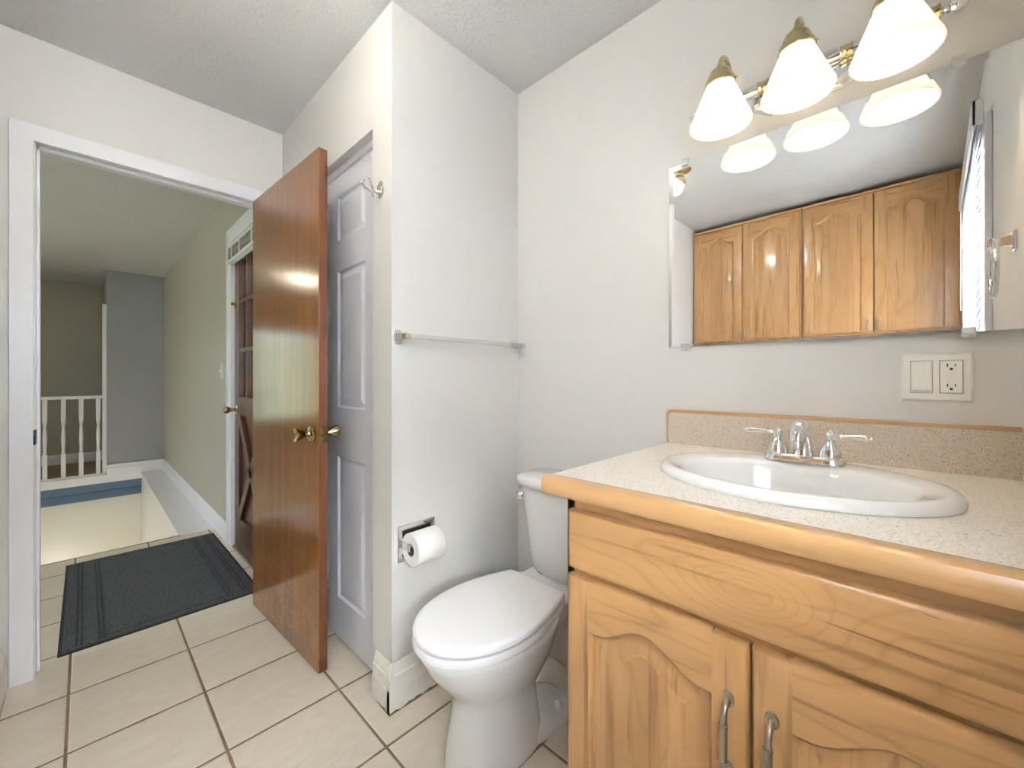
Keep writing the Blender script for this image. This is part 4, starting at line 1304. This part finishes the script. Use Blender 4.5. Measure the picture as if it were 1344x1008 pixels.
rollm = MB()
ro, ri = .056, .0215
rx0, rx1 = .7695, .8795
rollm.lathe([(ri, 0), (ro - .002, 0), (ro, .002), (ro, rx1 - rx0 - .002), (ro - .002, rx1 - rx0), (ri, rx1 - rx0)], 56, T(rx0, PYR, PZR - .010) @ RY(pi / 2), close=True)
TP = obj('toilet_paper_roll', rollm, 'paper', None, 'white toilet paper roll hanging on the chrome holder', 'toilet paper', angle=45)
obj('cardboard_core', MB().lathe([(ri - .0015, .0005), (ri - .0002, .0005), (ri - .0002, .1045), (ri - .0015, .1045)], 32, T(rx0, PYR, PZR - .010) @ RY(pi / 2), close=True), 'card', TP)

# ================================================================== TOWEL BAR
TB = thing('towel_bar', 'chrome-ended clear towel bar on the white wall above the toilet', 'towel bar', (1.04, YT, 1.285))
def post(x):
    m = MB()
    m.box(x - .013, x + .013, YT - .006, YT, 1.259, 1.311, .003)
    m.box(x - .018, x + .018, YT - .010, YT, 1.271, 1.299, .004)
    m.loft([[(x + sx * w, YT - d, 1.285 + sz * h) for sx, sz in ((-1, -1), (1, -1), (1, 1), (-1, 1))] for d, w, h in ((.008, .013, .013), (.03, .010, .010), (.046, .009, .009), (.066, .010, .0115))])
    m.box(x - .0115, x + .0115, YT - .074, YT - .052, 1.2735, 1.2965, .003)
    return m
obj('post', post(0.752), 'chrome', TB); obj('post', post(1.328), 'chrome', TB)
obj('rod', B(0.752, 1.328, YT - .071, YT - .055, 1.277, 1.293, .002), 'acrylic', TB, 'clear square rod')

# ================================================================== ROBE HOOK
HK = thing('robe_hook', 'chrome double robe hook on the narrow wall beside the closet door', 'hook', (XC, 1.342, 1.81))
obj('rosette', MB().lathe([(0, 0), (.024, 0), (.024, .003), (.021, .006), (.016, .007), (.013, .010), (.006, .012), (0, .0125)], 32, T(XC, 1.342, 1.812) @ RY(-pi / 2) @ Matrix.Scale(1.30, 4, (1, 0, 0))), 'chrome', HK)
for s in (-1, 1):
    hk = MB()
    hk.tube([(XC - .008, 1.342, 1.803), (XC - .022, 1.342 + s * .004, 1.799), (XC - .036, 1.342 + s * .012, 1.802), (XC - .048, 1.342 + s * .021, 1.812), (XC - .056, 1.342 + s * .027, 1.826)], [.006, .005, .0045, .004, .0035], 12)
    hk.sphere((XC - .057, 1.342 + s * .028, 1.829), .0062, 14)
    obj('hook_arm', hk, 'chrome', HK)
lo = MB().tube([(XC - .006, 1.342, 1.796), (XC - .016, 1.342, 1.786), (XC - .026, 1.342, 1.783), (XC - .034, 1.342, 1.790)], [.006, .0055, .005, .0055], 12)
obj('lower_hook', lo, 'chrome', HK)

# ================================================================== TOWEL RING (on window wall, seen in the mirror)
TR = thing('towel_ring', 'chrome towel ring on the beige wall, seen at the mirror right end', 'towel ring', (1.05, YW, 1.49))
RXc, RZc = 1.06, 1.492
pm = MB()
pm.box(RXc - .016, RXc + .016, YW, YW + .008, RZc - .026, RZc + .026, .003)
pm.loft([[(RXc + sx * w, YW + d, RZc + sz * h) for sx, sz in ((-1, -1), (1, -1), (1, 1), (-1, 1))] for d, w, h in ((.006, .013, .014), (.018, .009, .011), (.03, .0085, .010), (.040, .010, .012))])
pm.box(RXc - .012, RXc + .012, YW + .028, YW + .048, RZc - .011, RZc + .013, .003)
obj('post', pm, 'chrome', TR)
rg = MB()
rc = .068
rg.tube([(RXc + rc * sin(a), YW + .038, RZc - rc - .0 + rc * cos(a)) for a in [2 * pi * i / 48 for i in range(49)]], .0058, 12, cap=False)
obj('ring', rg, 'chrome', TR)

# ================================================================== WALL CABINETS (seen in the mirror)
CXF = -0.93
def wall_cab(y0, y1, label):
    c = thing('wall_cabinet', label, 'cabinet', ((XA + CXF) / 2, (y0 + y1) / 2, 1.32), group='maple wall cabinets opposite the mirror')
    obj('carcass', B(XA + .001, CXF - .02, y0, y1, 1.28, 2.40), 'maple_v', c)
    fm = MB()
    fm.box(CXF - .02, CXF - .001, y0, y0 + .03, 1.28, 2.40); fm.box(CXF - .02, CXF - .001, y1 - .03, y1, 1.28, 2.40)
    fm.box(CXF - .02, CXF - .001, y0 + .03, y1 - .03, 2.35, 2.40); fm.box(CXF - .02, CXF - .001, y0 + .03, y1 - .03, 1.28, 1.32)
    obj('face_frame', fm, 'maple_v', c)
    m = (y0 + y1) / 2
    e = .010
    arch_door(c, m + .002, y1 - e, 1.295, 2.375, CXF + .018, 1, .062, .062, .062, .055, m + .030, 1.485, .10)
    arch_door(c, y0 + e, m - .002, 1.295, 2.375, CXF + .018, 1, .062, .062, .062, .055, m - .030, 1.485, .10)
    obj('top_moulding', B(CXF - .001, CXF + .012, y0, y1, 2.385, 2.402, .003), 'maple_trim', c)
    return c
wall_cab(0.622, 1.408, 'maple wall cabinet nearer the white side wall, seen in the mirror')
wall_cab(-0.175, 0.618, 'maple wall cabinet nearer the window blind, seen in the mirror')

# ================================================================== CEILING LIGHT (seen at the mirror's left edge)
CL = thing('ceiling_light', 'brass-based white glass ceiling light reflected at the mirror left edge', 'ceiling light', (0.175, 1.035, 2.33))
lx, ly = 0.175, 1.035
obj('brass_base', MB().lathe([(0, ZC), (.055, ZC), (.055, ZC - .008), (.045, ZC - .016), (.012, ZC - .022), (.010, ZC - .045), (0, ZC - .045)], 32, T(lx, ly, 0)), 'brass', CL, 'brass base')
LM = T(lx, ly + .004, ZC - .052) @ RX(radians(28)) @ RY(radians(-14))
obj('lamp_cup', MB().lathe([(0, .012), (.018, .010), (.034, -.002), (.042, -.020), (.044, -.036), (.041, -.036), (.038, -.020), (0, -.004)], 32, LM), 'brass', CL, 'brass cup')
obj('glass_globe', MB().lathe([(0, -.006), (.034, -.018), (.040, -.040), (.043, -.065), (.039, -.088), (.025, -.102), (0, -.107)], 32, LM), 'bright_globe', CL, 'lit white glass')

HL = thing('ceiling_light', 'round hall ceiling light whose glow shows on the upper half of the brown door', 'ceiling light', (-1.1, 5.4, 2.33))
obj('brass_base', MB().lathe([(0, ZC), (.10, ZC), (.10, ZC - .012), (.09, ZC - .02), (0, ZC - .02)], 32, T(-1.1, 5.4, 0)), 'brass', HL, 'brass base')
obj('glass_bowl', MB().lathe([(.15, ZC - .018), (.155, ZC - .03), (.14, ZC - .06), (.10, ZC - .085), (.05, ZC - .1), (0, ZC - .105)], 40, T(-1.1, 5.4, 0)), 'hall_globe', HL, 'lit white glass bowl')

# stairwell lamp below floor level, out of sight
point_light('stairwell_lamp_light', (-0.25, 5.9, -1.3), 8, (1.0, 0.94, 0.84), 0.15)
